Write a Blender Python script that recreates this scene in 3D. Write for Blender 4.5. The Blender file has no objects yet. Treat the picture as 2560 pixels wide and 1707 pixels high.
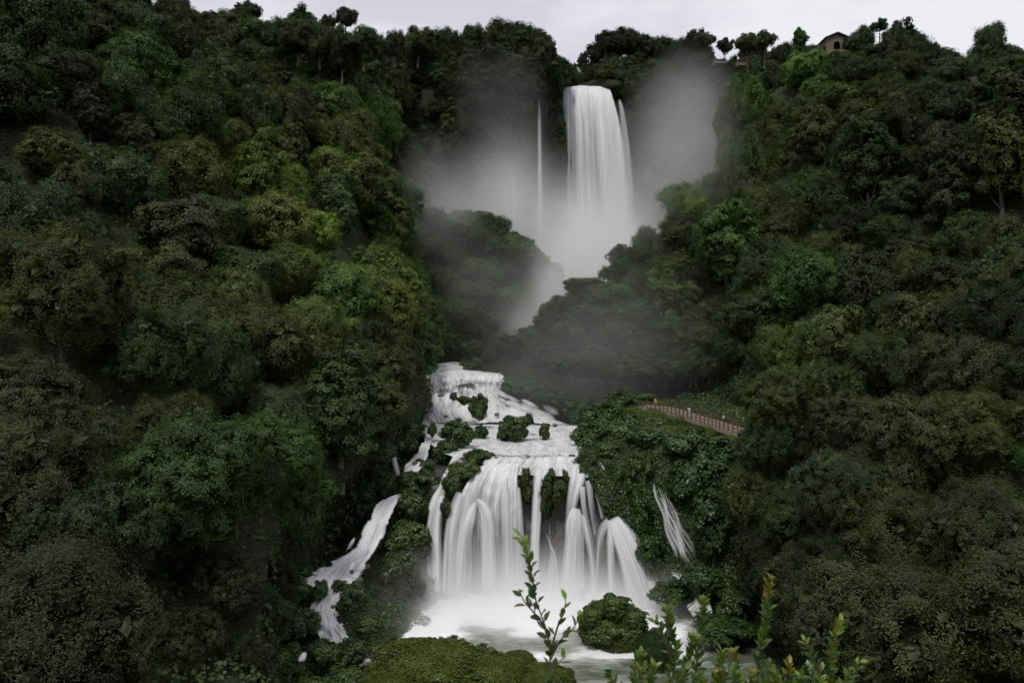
import bpy, bmesh, math, random
import numpy as np
from mathutils import Vector, Matrix, noise as mnoise
from mathutils.bvhtree import BVHTree

SC = bpy.context.scene
COL = SC.collection
F, CX, CY = 804.0, 512.0, 341.0
CAMZ = 38.0
# ------------------------------------------------------------ camera
cam = bpy.data.cameras.new("camera")
cam.sensor_width = 36.0
cam.lens = 36.0 * F / 1024.0
cam.clip_start = 0.1
cam.clip_end = 6000
camo = bpy.data.objects.new("camera", cam)
camo.location = (0, 0, CAMZ)
camo.rotation_euler = (math.radians(90), 0, 0)
COL.objects.link(camo)
SC.camera = camo
cam.dof.use_dof = True
cam.dof.focus_distance = 130.0
cam.dof.aperture_fstop = 6.5
# ------------------------------------------------------------ world
SUN_EL, SUN_AZ = math.radians(58), math.radians(200)   # azimuth measured clockwise from +Y
w = bpy.data.worlds.new("World")
SC.world = w
w.use_nodes = True
nt = w.node_tree
nt.nodes.clear()
wo = nt.nodes.new("ShaderNodeOutputWorld")
bg = nt.nodes.new("ShaderNodeBackground")
sky = nt.nodes.new("ShaderNodeTexSky")
sky.sky_type = 'NISHITA'
sky.sun_disc = False
sky.sun_elevation = SUN_EL
sky.sun_rotation = SUN_AZ
tc = nt.nodes.new("ShaderNodeTexCoord")
mp = nt.nodes.new("ShaderNodeMapping")
mp.inputs['Scale'].default_value = (1.0, 1.0, 3.2)
n1 = nt.nodes.new("ShaderNodeTexNoise")
n1.inputs['Scale'].default_value = 3.0
n1.inputs['Detail'].default_value = 7
n1.inputs['Roughness'].default_value = 0.55
cr = nt.nodes.new("ShaderNodeValToRGB")
cr.color_ramp.elements[0].position = 0.42
cr.color_ramp.elements[0].color = (4.85, 4.75, 5.35, 1)
cr.color_ramp.elements[1].position = 0.58
cr.color_ramp.elements[1].color = (6.3, 6.25, 6.5, 1)
mx = nt.nodes.new("ShaderNodeMixRGB")
mx.inputs[0].default_value = 0.93
nt.links.new(tc.outputs['Generated'], mp.inputs[0])
nt.links.new(mp.outputs[0], n1.inputs['Vector'])
nt.links.new(n1.outputs['Fac'], cr.inputs[0])
nt.links.new(sky.outputs[0], mx.inputs[1])
nt.links.new(cr.outputs[0], mx.inputs[2])
nt.links.new(mx.outputs[0], bg.inputs[0])
bg.inputs[1].default_value = 0.1
nt.links.new(bg.outputs[0], wo.inputs[0])
# ------------------------------------------------------------ sun behind thin cloud
sl = bpy.data.lights.new("sun", 'SUN')
sl.energy = 1.5
sl.angle = math.radians(14)
sl.color = (1.0, 0.96, 0.9)
so = bpy.data.objects.new("sun", sl)
sd = Vector((math.sin(SUN_AZ) * math.cos(SUN_EL), math.cos(SUN_AZ) * math.cos(SUN_EL), math.sin(SUN_EL)))
so.rotation_euler = sd.to_track_quat('Z', 'Y').to_euler()
so.location = (0, -50, 200)
COL.objects.link(so)
SC.view_settings.view_transform = 'Standard'
SC.view_settings.look = 'None'
SC.view_settings.gamma = 1
SC.view_settings.use_curve_mapping = False
SC.view_settings.exposure = 0.5
SC.render.engine = 'CYCLES'
cy = SC.cycles
cy.max_bounces = 18
cy.diffuse_bounces = 3
cy.glossy_bounces = 1
cy.transmission_bounces = 4
cy.transparent_max_bounces = 24
cy.volume_bounces = 14
cy.volume_step_rate = 1.0
cy.volume_max_steps = 96
cy.use_adaptive_sampling = True
cy.adaptive_threshold = 0.02
cy.use_denoising = True
cy.caustics_reflective = False
cy.caustics_refractive = False

# ============================================================ helpers
def P(px, py, d):
    return np.array([(px - CX) / F * d, d, CAMZ + (CY - py) / F * d])

def proj(p):
    p = np.asarray(p)
    y = np.maximum(p[..., 1], 1e-3)
    return CX + p[..., 0] / y * F, CY - (p[..., 2] - CAMZ) / y * F

def mesh_np(name, V, polys, tint=None, uv=None, attrs=None, smooth=False):
    """polys: list of int arrays (n,k)"""
    me = bpy.data.meshes.new(name)
    V = np.ascontiguousarray(V, dtype=np.float32)
    polys = [np.asarray(p, dtype=np.int32) for p in polys if len(p)]
    loops = np.concatenate([p.ravel() for p in polys])
    tot = np.concatenate([np.full(len(p), p.shape[1], dtype=np.int32) for p in polys])
    st = np.concatenate([[0], np.cumsum(tot)[:-1]]).astype(np.int32)
    me.vertices.add(len(V)); me.vertices.foreach_set("co", V.ravel())
    me.loops.add(len(loops)); me.loops.foreach_set("vertex_index", loops)
    me.polygons.add(len(tot)); me.polygons.foreach_set("loop_start", st)
    try:
        me.polygons.foreach_set("loop_total", tot)
    except Exception:
        pass
    me.polygons.foreach_set("use_smooth", np.full(len(tot), smooth, dtype=bool))
    me.update(calc_edges=True)
    if tint is not None:
        a = me.attributes.new("tint", 'FLOAT', 'FACE')
        a.data.foreach_set("value", np.asarray(tint, dtype=np.float32))
    if attrs:
        for k, v in attrs.items():
            a = me.attributes.new(k, 'FLOAT', 'POINT')
            a.data.foreach_set("value", np.asarray(v, dtype=np.float32).ravel())
    if uv is not None:
        l = me.uv_layers.new(name="UVMap")
        l.data.foreach_set("uv", np.asarray(uv, dtype=np.float32)[loops].ravel())
    return me

def link(name, me, mat=None, parent=None, loc=None):
    o = bpy.data.objects.new(name, me)
    if mat is not None and me is not None and len(me.materials) == 0:
        me.materials.append(mat)
    if parent is not None:
        o.parent = parent
    if loc is not None:
        o.location = Vector([float(a) for a in loc])
    COL.objects.link(o)
    return o

def tag(o, label=None, cat=None, group=None, kind=None):
    if label: o['label'] = label
    if cat: o['category'] = cat
    if group: o['group'] = group
    if kind: o['kind'] = kind
    return o

def empty(name, loc, label=None, cat=None, group=None):
    o = bpy.data.objects.new(name, None)
    o.empty_display_size = 0.3
    o.location = Vector([float(a) for a in loc])
    COL.objects.link(o)
    return tag(o, label, cat, group)

def cr_matrix(n, m):
    """Catmull-Rom weights: n control points -> n_out samples (m per segment)"""
    if n == 1:
        return np.ones((1, 1))
    t = np.linspace(0, n - 1, (n - 1) * m + 1)
    i = np.minimum(t.astype(int), n - 2)
    f = t - i
    A = np.zeros((len(t), n))
    w0 = -0.5 * f**3 + f**2 - 0.5 * f
    w1 = 1.5 * f**3 - 2.5 * f**2 + 1
    w2 = -1.5 * f**3 + 2 * f**2 + 0.5 * f
    w3 = 0.5 * f**3 - 0.5 * f**2
    for k, wk in ((-1, w0), (0, w1), (1, w2), (2, w3)):
        for r in range(len(t)):
            j = i[r] + k
            if j < 0:
                A[r, 0] += 2 * wk[r]; A[r, 1] -= wk[r]
            elif j > n - 1:
                A[r, n - 1] += 2 * wk[r]; A[r, n - 2] -= wk[r]
            else:
                A[r, j] += wk[r]
    return A

def loft(rows, mu=8, mv=8):
    """rows of control points (same count) -> fine grid (R,C,3)"""
    C = np.array([[P(*p) if len(p) == 3 else np.array(p[:3]) for p in r] for r in rows])
    A = cr_matrix(C.shape[0], mv)
    B = cr_matrix(C.shape[1], mu)
    return np.einsum('ri,ijk,cj->rck', A, C, B)

def resample(row, n):
    a = np.array(row, dtype=float)
    t = np.linspace(0, 1, len(a))
    tt = np.linspace(0, 1, n)
    return [tuple(np.interp(x, t, a[:, k]) for k in range(3)) for x in tt]

def grid_faces(r, c):
    i = np.arange(r * c).reshape(r, c)
    return np.stack([i[:-1, :-1].ravel(), i[:-1, 1:].ravel(), i[1:, 1:].ravel(), i[1:, :-1].ravel()], 1)

def grid_normals(G):
    du = np.gradient(G, axis=1); dv = np.gradient(G, axis=0)
    n = np.cross(du, dv)
    n /= np.linalg.norm(n, axis=2, keepdims=True) + 1e-9
    s = np.sign(np.sum(n * (np.array([0, 0, CAMZ + 60]) - G), axis=2, keepdims=True).mean())
    return n * (s if s != 0 else 1)

def fbm(p, s, o=4):
    return mnoise.fractal(Vector((float(p[0] * s), float(p[1] * s), float(p[2] * s))), 1.0, 2.0, o)

def displace(G, amp, s, o=4):
    N = grid_normals(G)
    D = np.array([[fbm(G[r, c], s, o) for c in range(G.shape[1])] for r in range(G.shape[0])])
    return G + N * (D * amp)[..., None]

def norm(a):
    return a / (np.linalg.norm(a, axis=-1, keepdims=True) + 1e-9)

# ============================================================ materials
def new_mat(name):
    m = bpy.data.materials.new(name)
    m.use_nodes = True
    m.node_tree.nodes.clear()
    return m, m.node_tree, m.node_tree.nodes, m.node_tree.links

def mth(nt, op, a, b=None, c=None, clamp=False):
    n = nt.nodes.new("ShaderNodeMath"); n.operation = op; n.use_clamp = clamp
    for i, v in enumerate((a, b, c)):
        if v is None: continue
        if isinstance(v, (int, float)): n.inputs[i].default_value = v
        else: nt.links.new(v, n.inputs[i])
    return n.outputs[0]

def ramp(nt, fac, stops):
    n = nt.nodes.new("ShaderNodeValToRGB")
    e = n.color_ramp.elements
    while len(e) < len(stops): e.new(0.5)
    for k, (p, c) in enumerate(stops):
        e[k].position = p; e[k].color = (c[0], c[1], c[2], 1)
    nt.links.new(fac, n.inputs[0])
    return n.outputs[0]

def noise_tex(nt, vec, scale, detail=4, rough=0.55, dist=0.0):
    n = nt.nodes.new("ShaderNodeTexNoise")
    n.inputs['Scale'].default_value = scale
    n.inputs['Detail'].default_value = detail
    n.inputs['Roughness'].default_value = rough
    n.inputs['Distortion'].default_value = dist
    if vec is not None: nt.links.new(vec, n.inputs['Vector'])
    return n.outputs['Fac']

def mapping(nt, vec, scale=(1, 1, 1), loc=(0, 0, 0)):
    n = nt.nodes.new("ShaderNodeMapping")
    n.inputs['Scale'].default_value = scale
    n.inputs['Location'].default_value = loc
    nt.links.new(vec, n.inputs[0])
    return n.outputs[0]

def foliage_mat(name, cols, rough=0.5, transl=0.3, spec=0.35):
    m, nt, N, L = new_mat(name)
    at = N.new("ShaderNodeAttribute"); at.attribute_name = "tint"
    oi = N.new("ShaderNodeObjectInfo")
    c = ramp(nt, at.outputs['Fac'], [(0.0, cols[0]), (0.5, cols[1]), (1.0, cols[2])])
    mul = N.new("ShaderNodeMixRGB"); mul.blend_type = 'MULTIPLY'; mul.inputs[0].default_value = 1
    L.new(c, mul.inputs[1]); L.new(oi.outputs['Color'], mul.inputs[2])
    b = N.new("ShaderNodeBsdfPrincipled")
    b.inputs['Roughness'].default_value = rough
    b.inputs['Specular IOR Level'].default_value = spec
    L.new(mul.outputs[0], b.inputs['Base Color'])
    t = N.new("ShaderNodeBsdfTranslucent")
    g = N.new("ShaderNodeMixRGB"); g.blend_type = 'MULTIPLY'; g.inputs[0].default_value = 1
    g.inputs[2].default_value = (1.15, 1.35, 0.6, 1)
    L.new(mul.outputs[0], g.inputs[1]); L.new(g.outputs[0], t.inputs[0])
    ms = N.new("ShaderNodeMixShader"); ms.inputs[0].default_value = transl
    L.new(b.outputs[0], ms.inputs[1]); L.new(t.outputs[0], ms.inputs[2])
    o = N.new("ShaderNodeOutputMaterial"); L.new(ms.outputs[0], o.inputs[0])
    return m

def simple_mat(name, c1, c2, scale=1.0, rough=0.8, bump=0.0, detail=5, spec=0.3, stretch=(1, 1, 1)):
    m, nt, N, L = new_mat(name)
    t = N.new("ShaderNodeTexCoord")
    v = mapping(nt, t.outputs['Object'], stretch)
    f = noise_tex(nt, v, scale, detail, 0.6)
    c = ramp(nt, f, [(0.3, c1), (0.7, c2)])
    b = N.new("ShaderNodeBsdfPrincipled")
    b.inputs['Roughness'].default_value = rough
    b.inputs['Specular IOR Level'].default_value = spec
    L.new(c, b.inputs['Base Color'])
    if bump:
        bn = N.new("ShaderNodeBump"); bn.inputs['Strength'].default_value = bump
        bn.inputs['Distance'].default_value = 1.0 / max(scale, 0.01) * 0.3
        L.new(f, bn.inputs['Height']); L.new(bn.outputs[0], b.inputs['Normal'])
    o = N.new("ShaderNodeOutputMaterial"); L.new(b.outputs[0], o.inputs[0])
    return m

M = {}
M['leaf'] = foliage_mat('tree_leaves', [(0.018, 0.030, 0.010), (0.048, 0.074, 0.021), (0.118, 0.160, 0.047)])
M['broadleaf'] = foliage_mat('bank_leaves', [(0.024, 0.046, 0.011), (0.052, 0.092, 0.021), (0.115, 0.170, 0.042)], rough=0.38, spec=0.5)
M['grass'] = foliage_mat('grass_blades', [(0.06, 0.09, 0.02), (0.10, 0.145, 0.03), (0.15, 0.19, 0.05)], transl=0.35)
M['moss'] = foliage_mat('moss_leaves', [(0.03, 0.045, 0.012), (0.06, 0.08, 0.022), (0.10, 0.12, 0.04)], rough=0.7, spec=0.2)
M['bark'] = simple_mat('bark', (0.05, 0.042, 0.034), (0.13, 0.115, 0.095), 4, 0.9, 0.5)
M['twig'] = simple_mat('twig', (0.06, 0.05, 0.03), (0.12, 0.11, 0.06), 30, 0.8)
M['ground'] = simple_mat('slope_soil', (0.012, 0.018, 0.008), (0.03, 0.04, 0.016), 0.5, 0.95, 0.4)
M['rock'] = simple_mat('wet_rock', (0.022, 0.02, 0.018), (0.085, 0.08, 0.07), 0.6, 0.45, 0.8, 8, 0.5, (1, 1, 0.45))
M['path'] = simple_mat('path_earth', (0.10, 0.08, 0.06), (0.20, 0.155, 0.12), 1.5, 0.95, 0.2)
M['wood'] = simple_mat('rail_wood', (0.06, 0.035, 0.02), (0.12, 0.07, 0.045), 3, 0.8, 0.2)
M['stone'] = simple_mat('stone_wall', (0.09, 0.07, 0.05), (0.17, 0.135, 0.10), 2.2, 0.9, 0.5)
M['roof'] = simple_mat('roof_tiles', (0.06, 0.04, 0.04), (0.12, 0.085, 0.075), 3, 0.85, 0.3)
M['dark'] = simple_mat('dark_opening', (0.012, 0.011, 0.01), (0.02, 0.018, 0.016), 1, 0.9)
M['pale'] = simple_mat('pale_wall', (0.16, 0.15, 0.14), (0.22, 0.21, 0.2), 1, 0.9)

def water_mat(name, su=1.0, sv=0.06, tl=0.2, off=0.56, contrast=1.0, white=(0.82, 0.83, 0.85), grey=(0.45, 0.46, 0.46), bump=0.25):
    """falling / running white water: threads of thick and thin water along the flow"""
    m, nt, N, L = new_mat(name)
    uv = N.new("ShaderNodeUVMap"); uv.uv_map = "UVMap"
    a = N.new("ShaderNodeAttribute"); a.attribute_name = "thick"
    v = mapping(nt, uv.outputs[0], (su, sv, 1))
    f1 = noise_tex(nt, v, 1.0, 4, 0.6, 0.15)
    v2 = mapping(nt, uv.outputs[0], (su * 3.1, sv * 1.7, 1), (7, 3, 0))
    f2 = noise_tex(nt, v2, 1.0, 3, 0.6, 0.1)
    s = mth(nt, 'ADD', mth(nt, 'MULTIPLY', f1, 0.68), mth(nt, 'MULTIPLY', f2, 0.32))
    s = mth(nt, 'MULTIPLY', mth(nt, 'SUBTRACT', s, 0.5), 5.5 * contrast)
    al = mth(nt, 'ADD', s, mth(nt, 'MULTIPLY', mth(nt, 'SUBTRACT', a.outputs['Fac'], 0.5), 4.0))
    al = mth(nt, 'ADD', mth(nt, 'MULTIPLY', al, 0.42), off, None, True)
    al = mth(nt, 'MULTIPLY', al, mth(nt, 'MULTIPLY', a.outputs['Fac'], 3.0, None, True), None, True)
    c = ramp(nt, mth(nt, 'ADD', mth(nt, 'MULTIPLY', s, 0.3), 0.6), [(0.0, grey), (0.75, white)])
    b = N.new("ShaderNodeBsdfPrincipled")
    b.inputs['Roughness'].default_value = 0.55
    b.inputs['Specular IOR Level'].default_value = 0.3
    L.new(c, b.inputs['Base Color'])
    bn = N.new("ShaderNodeBump"); bn.inputs['Strength'].default_value = bump; bn.inputs['Distance'].default_value = 0.5
    L.new(s, bn.inputs['Height']); L.new(bn.outputs[0], b.inputs['Normal'])
    t = N.new("ShaderNodeBsdfTranslucent"); L.new(c, t.inputs[0])
    m1 = N.new("ShaderNodeMixShader"); m1.inputs[0].default_value = tl
    L.new(b.outputs[0], m1.inputs[1]); L.new(t.outputs[0], m1.inputs[2])
    tr = N.new("ShaderNodeBsdfTransparent")
    m2 = N.new("ShaderNodeMixShader")
    L.new(al, m2.inputs[0]); L.new(tr.outputs[0], m2.inputs[1]); L.new(m1.outputs[0], m2.inputs[2])
    o = N.new("ShaderNodeOutputMaterial"); L.new(m2.outputs[0], o.inputs[0])
    return m

M['fall'] = water_mat('falling_water', 0.9, 0.03, contrast=1.15, off=.47, white=(.80, .81, .83), grey=(.34, .35, .36))
M['upfall'] = water_mat('falling_water_high', 0.32, 0.012, contrast=0.7, bump=0.15)
M['rapid'] = water_mat('running_white_water', 0.75, 0.16, contrast=1.25, white=(0.74, 0.75, 0.75), grey=(0.28, 0.29, 0.27), bump=0.6, tl=.06, off=.72)

# ============================================================ terrain sheets
SHEETS = {}
def sheet(key, name, rows, mu, mv, amp, s, mat, n=None, kind='structure'):
    if n: rows = [resample(r, n) for r in rows]
    G = loft(rows, mu, mv)
    if amp: G = displace(G, amp, s)
    me = mesh_np(name, G.reshape(-1, 3), [grid_faces(*G.shape[:2])], smooth=True)
    o = link(name, me, mat)
    tag(o, kind=kind)
    SHEETS[key] = G
    return o

L_cols = [
    [(-330, 1150, 38), (-330, 640, 58), (-330, 330, 92), (-330, 60, 135), (-330, -110, 170), (-330, -130, 240)],
    [(0, 960, 46), (0, 650, 62), (0, 430, 86), (0, 230, 120), (0, 30, 160), (0, -10, 225)],
    [(150, 860, 56), (150, 640, 68), (150, 445, 88), (150, 262, 126), (150, 85, 172), (150, 28, 235)],
    [(250, 790, 62), (250, 630, 76), (260, 450, 100), (262, 285, 142), (262, 125, 190), (262, 62, 245)],
    [(265, 690, 84), (282, 560, 100), (340, 460, 113), (345, 310, 152), (345, 145, 210), (345, 72, 262)],
    [(325, 600, 114), (350, 500, 122), (392, 415, 128), (396, 315, 168), (380, 185, 235), (372, 76, 290)],
    [(372, 520, 130), (388, 460, 130), (412, 395, 148), (416, 350, 190), (408, 262, 245), (398, 90, 318)],
    [(420, 500, 175), (425, 440, 180), (432, 390, 195), (432, 352, 232), (424, 300, 285), (418, 140, 350)],
]
L_rows = [[L_cols[c][r] for c in range(len(L_cols))] for r in range(6)]
sheet('L', 'hillside', L_rows, 10, 10, 2.2, 0.045, M['ground'])

B_rows = [
    [(330, 420, 268), (430, 400, 272), (500, 390, 285), (560, 380, 300), (600, 380, 318), (640, 370, 315), (700, 350, 305), (760, 330, 295), (860, 320, 290)],
    [(330, 250, 285), (430, 260, 282), (500, 255, 290), (548, 250, 302), (584, 250, 336), (640, 250, 326), (700, 240, 312), (760, 230, 300), (860, 220, 290)],
    [(330, 140, 300), (430, 150, 290), (500, 150, 293), (550, 150, 304), (584, 150, 342), (640, 150, 334), (700, 150, 322), (760, 150, 312), (860, 150, 300)],
    [(330, 88, 310), (430, 82, 297), (500, 78, 298), (550, 80, 306), (572, 97, 352), (628, 99, 344), (700, 96, 336), (760, 92, 325), (860, 90, 310)],
    [(330, 76, 360), (430, 72, 340), (500, 68, 335), (560, 72, 330), (580, 90, 372), (630, 86, 372), (700, 82, 380), (760, 80, 380), (860, 80, 350)],
    [(250, 130, 700), (400, 130, 700), (480, 130, 700), (560, 130, 700), (600, 130, 700), (660, 130, 700), (740, 130, 700), (800, 130, 700), (1000, 130, 700)],
]
sheet('B', 'cliff', B_rows, 10, 8, 2.5, 0.04, M['ground'])

M_rows = [
    [(418, 395, 205), (440, 362, 220), (470, 358, 228), (500, 356, 224), (515, 352, 222), (530, 352, 222)],
    [(420, 335, 222), (442, 318, 222), (475, 305, 224), (510, 310, 224), (530, 322, 228), (542, 335, 232)],
    [(412, 262, 243), (445, 254, 236), (478, 244, 232), (512, 258, 234), (535, 272, 238), (550, 300, 242)],
    [(410, 205, 258), (450, 224, 250), (482, 226, 246), (512, 240, 246), (538, 262, 250), (556, 300, 257)],
    [(415, 215, 285), (455, 260, 285), (485, 295, 285), (515, 310, 285), (535, 330, 285), (560, 350, 285)],
]
sheet('M', 'bluff', M_rows, 8, 8, 2.0, 0.06, M['ground'])

R_rows = [
    [(735, 150, 330), (800, 100, 300), (860, 92, 280), (960, 85, 270), (1040, 75, 255), (1400, 40, 230)],
    [(742, 124, 240), (800, 80, 232), (850, 66, 228), (950, 80, 218), (1030, 78, 205), (1400, 40, 165)],
    [(704, 205, 217), (770, 185, 207), (830, 175, 195), (920, 165, 180), (1030, 165, 162), (1400, 130, 118)],
    [(640, 254, 206), (715, 258, 194), (775, 270, 180), (860, 275, 160), (1030, 290, 135), (1400, 280, 92)],
    [(582, 300, 197), (660, 325, 186), (730, 345, 168), (830, 355, 140), (1030, 385, 106), (1400, 420, 72)],
    [(540, 336, 190), (610, 372, 180), (700, 392, 166), (800, 420, 132), (1000, 470, 88), (1400, 560, 56)],
    [(494, 360, 196), (545, 398, 176), (640, 420, 164), (770, 470, 122), (950, 580, 76), (1400, 760, 46)],
    [(470, 375, 205), (530, 430, 170), (640, 480, 150), (762, 620, 98), (900, 760, 60), (1400, 1100, 36)],
]
# far side of the ridge, folded away from the view
R_full = []
for k, r in enumerate(R_rows):
    p0 = r[0]
    dz = 34 if k else 10
    R_full.append([(p0[0] + 10, p0[1] + 60, p0[2] + 40)] + r)
sheet('R', 'hillside', R_full, 10, 9, 2.4, 0.05, M['ground'])

ZP = -36.3      # lower pool level relative to the eye
def yz(z, d):
    return CY - z / d * F
G_rows = [
    [(360, 358, 270), (400, 360, 255), (440, 360, 250), (475, 358, 247), (500, 362, 240), (530, 368, 230), (560, 375, 225)],
    [(395, 395, 205), (415, 388, 187), (432, 381, 185), (462, 377, 186), (503, 377, 187), (530, 392, 187), (560, 400, 190)],
    [(380, 445, 165), (408, 430, 164), (430, 428, 163), (470, 428, 162), (510, 428, 161), (560, 432, 160), (600, 432, 160)],
    [(300, 500, 128), (350, 490, 126), (398, 478, 125), (440, 471, 123), (490, 469, 121.5), (540, 469, 121), (600, 471, 121)],
    [(270, 560, 116), (330, 545, 119), (384, 520, 121), (430, 512, 118.5), (480, 506, 118.5), (540, 506, 118.5), (610, 504, 119)],
    [(240, 610, 100), (300, 592, 104), (362, 575, 109), (420, 580, 112), (480, 580, 115), (550, 580, 115), (640, 580, 114)],
    [(200, 660, 84), (270, 655, 86), (330, 645, 93), (400, 640, 98), (470, 620, 113), (560, 620, 113), (655, 620, 112)],
    [(180, 760, 70), (280, 740, 74), (350, 715, 80), (420, 708, 82), (500, 700, 84), (580, 700, 84), (680, 700, 84)],
]
sheet('G', 'riverbed', G_rows, 12, 9, 0.8, 0.15, M['rock'])

G2_rows = [
    [(545, 412, 182), (600, 402, 178), (640, 400, 168), (700, 402, 156), (770, 412, 145)],
    [(578, 428, 160), (612, 415, 152), (645, 410, 143), (700, 419, 131), (760, 436, 118)],
    [(578, 452, 125), (612, 445, 130), (645, 424, 133), (700, 438, 123), (760, 456, 112)],
    [(586, 470, 117), (622, 478, 117.5), (655, 472, 118), (705, 475, 115), (765, 500, 106)],
    [(622, 560, 113), (640, 560, 112), (668, 560, 111), (720, 560, 107), (790, 590, 98)],
    [(642, 620, 111.5), (662, 624, 108), (695, 624, 104), (745, 640, 98), (810, 670, 88)],
    [(650, 720, 84), (680, 730, 82), (720, 740, 80), (780, 760, 76), (860, 790, 70)],
]
sheet('G2', 'riverbank', G2_rows, 12, 9, 0.8, 0.15, M['ground'])

# ground to the horizon, and the brink the camera stands on
me = mesh_np('ground', np.array([[-3000, -3000, -3.5], [3000, -3000, -3.5], [3000, 4500, -3.5], [-3000, 4500, -3.5]], float), [[[0, 1, 2, 3]]])
tag(link('ground', me, M['ground']), kind='structure')
nr = [[(x, y, z + 0.25 * math.sin(x * 1.3 + y)) for x in np.linspace(-9, 9, 7)] for y, z in
      ((-12, 36.6), (-4, 36.3), (1.0, 36.0), (3.3, 35.6), (4.0, 33.5), (4.8, 22.0), (7, 2.0))]
Gn = np.array(nr); Gn = np.einsum('ri,ijk,cj->rck', cr_matrix(7, 5), Gn, cr_matrix(7, 4))
me = mesh_np('viewpoint_slope', Gn.reshape(-1, 3), [grid_faces(*Gn.shape[:2])], smooth=True)
tag(link('viewpoint_slope', me, M['ground']), kind='structure')

# ============================================================ foliage prototypes
def ico():
    bm = bmesh.new(); bmesh.ops.create_icosphere(bm, subdivisions=2, radius=1.0)
    v = np.array([x.co[:] for x in bm.verts]); f = np.array([[q.index for q in x.verts] for x in bm.faces]); bm.free()
    return v, f
ICO_V, ICO_F = ico()

def tube(path, rad, k=7):
    path = np.asarray(path, float); n = len(path)
    t = norm(np.gradient(path, axis=0))
    ref = np.array([0.3, 1, 0.2]); a = norm(np.cross(t, ref)); b = np.cross(t, a)
    ang = np.linspace(0, 2 * np.pi, k, endpoint=False)
    V = path[:, None] + (np.cos(ang)[None, :, None] * a[:, None] + np.sin(ang)[None, :, None] * b[:, None]) * np.asarray(rad)[:, None, None]
    i = np.arange(n * k).reshape(n, k); j = np.roll(i, -1, 1)
    Fq = np.stack([i[:-1].ravel(), j[:-1].ravel(), j[1:].ravel(), i[1:].ravel()], 1)
    return V.reshape(-1, 3), Fq

def join(parts):
    V = []; Q = []; off = 0
    for v, f in parts:
        V.append(v); Q.append(f + off); off += len(v)
    return np.concatenate(V), np.concatenate(Q)

def leaf_quads(rng, p, n, size, aspect=0.55, jit=0.35, updir=None):
    k = len(p)
    r = rng.normal(size=(k, 3)) if updir is None else updir + rng.normal(size=(k, 3)) * 0.35
    t = norm(r - np.sum(r * n, 1, keepdims=True) * n)
    b = np.cross(n, t)
    l = (size * (1 + rng.uniform(-jit, jit, k)))[:, None]
    w_ = l * aspect
    V = np.stack([p - t * l * .5, p + b * w_ * .5 - t * l * 0.05 + n * l * .08, p + t * l * .5, p - b * w_ * .5 - t * l * 0.05 + n * l * .08], 1).reshape(-1, 3)
    Q = np.arange(4 * k).reshape(k, 4)
    return V, Q

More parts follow.
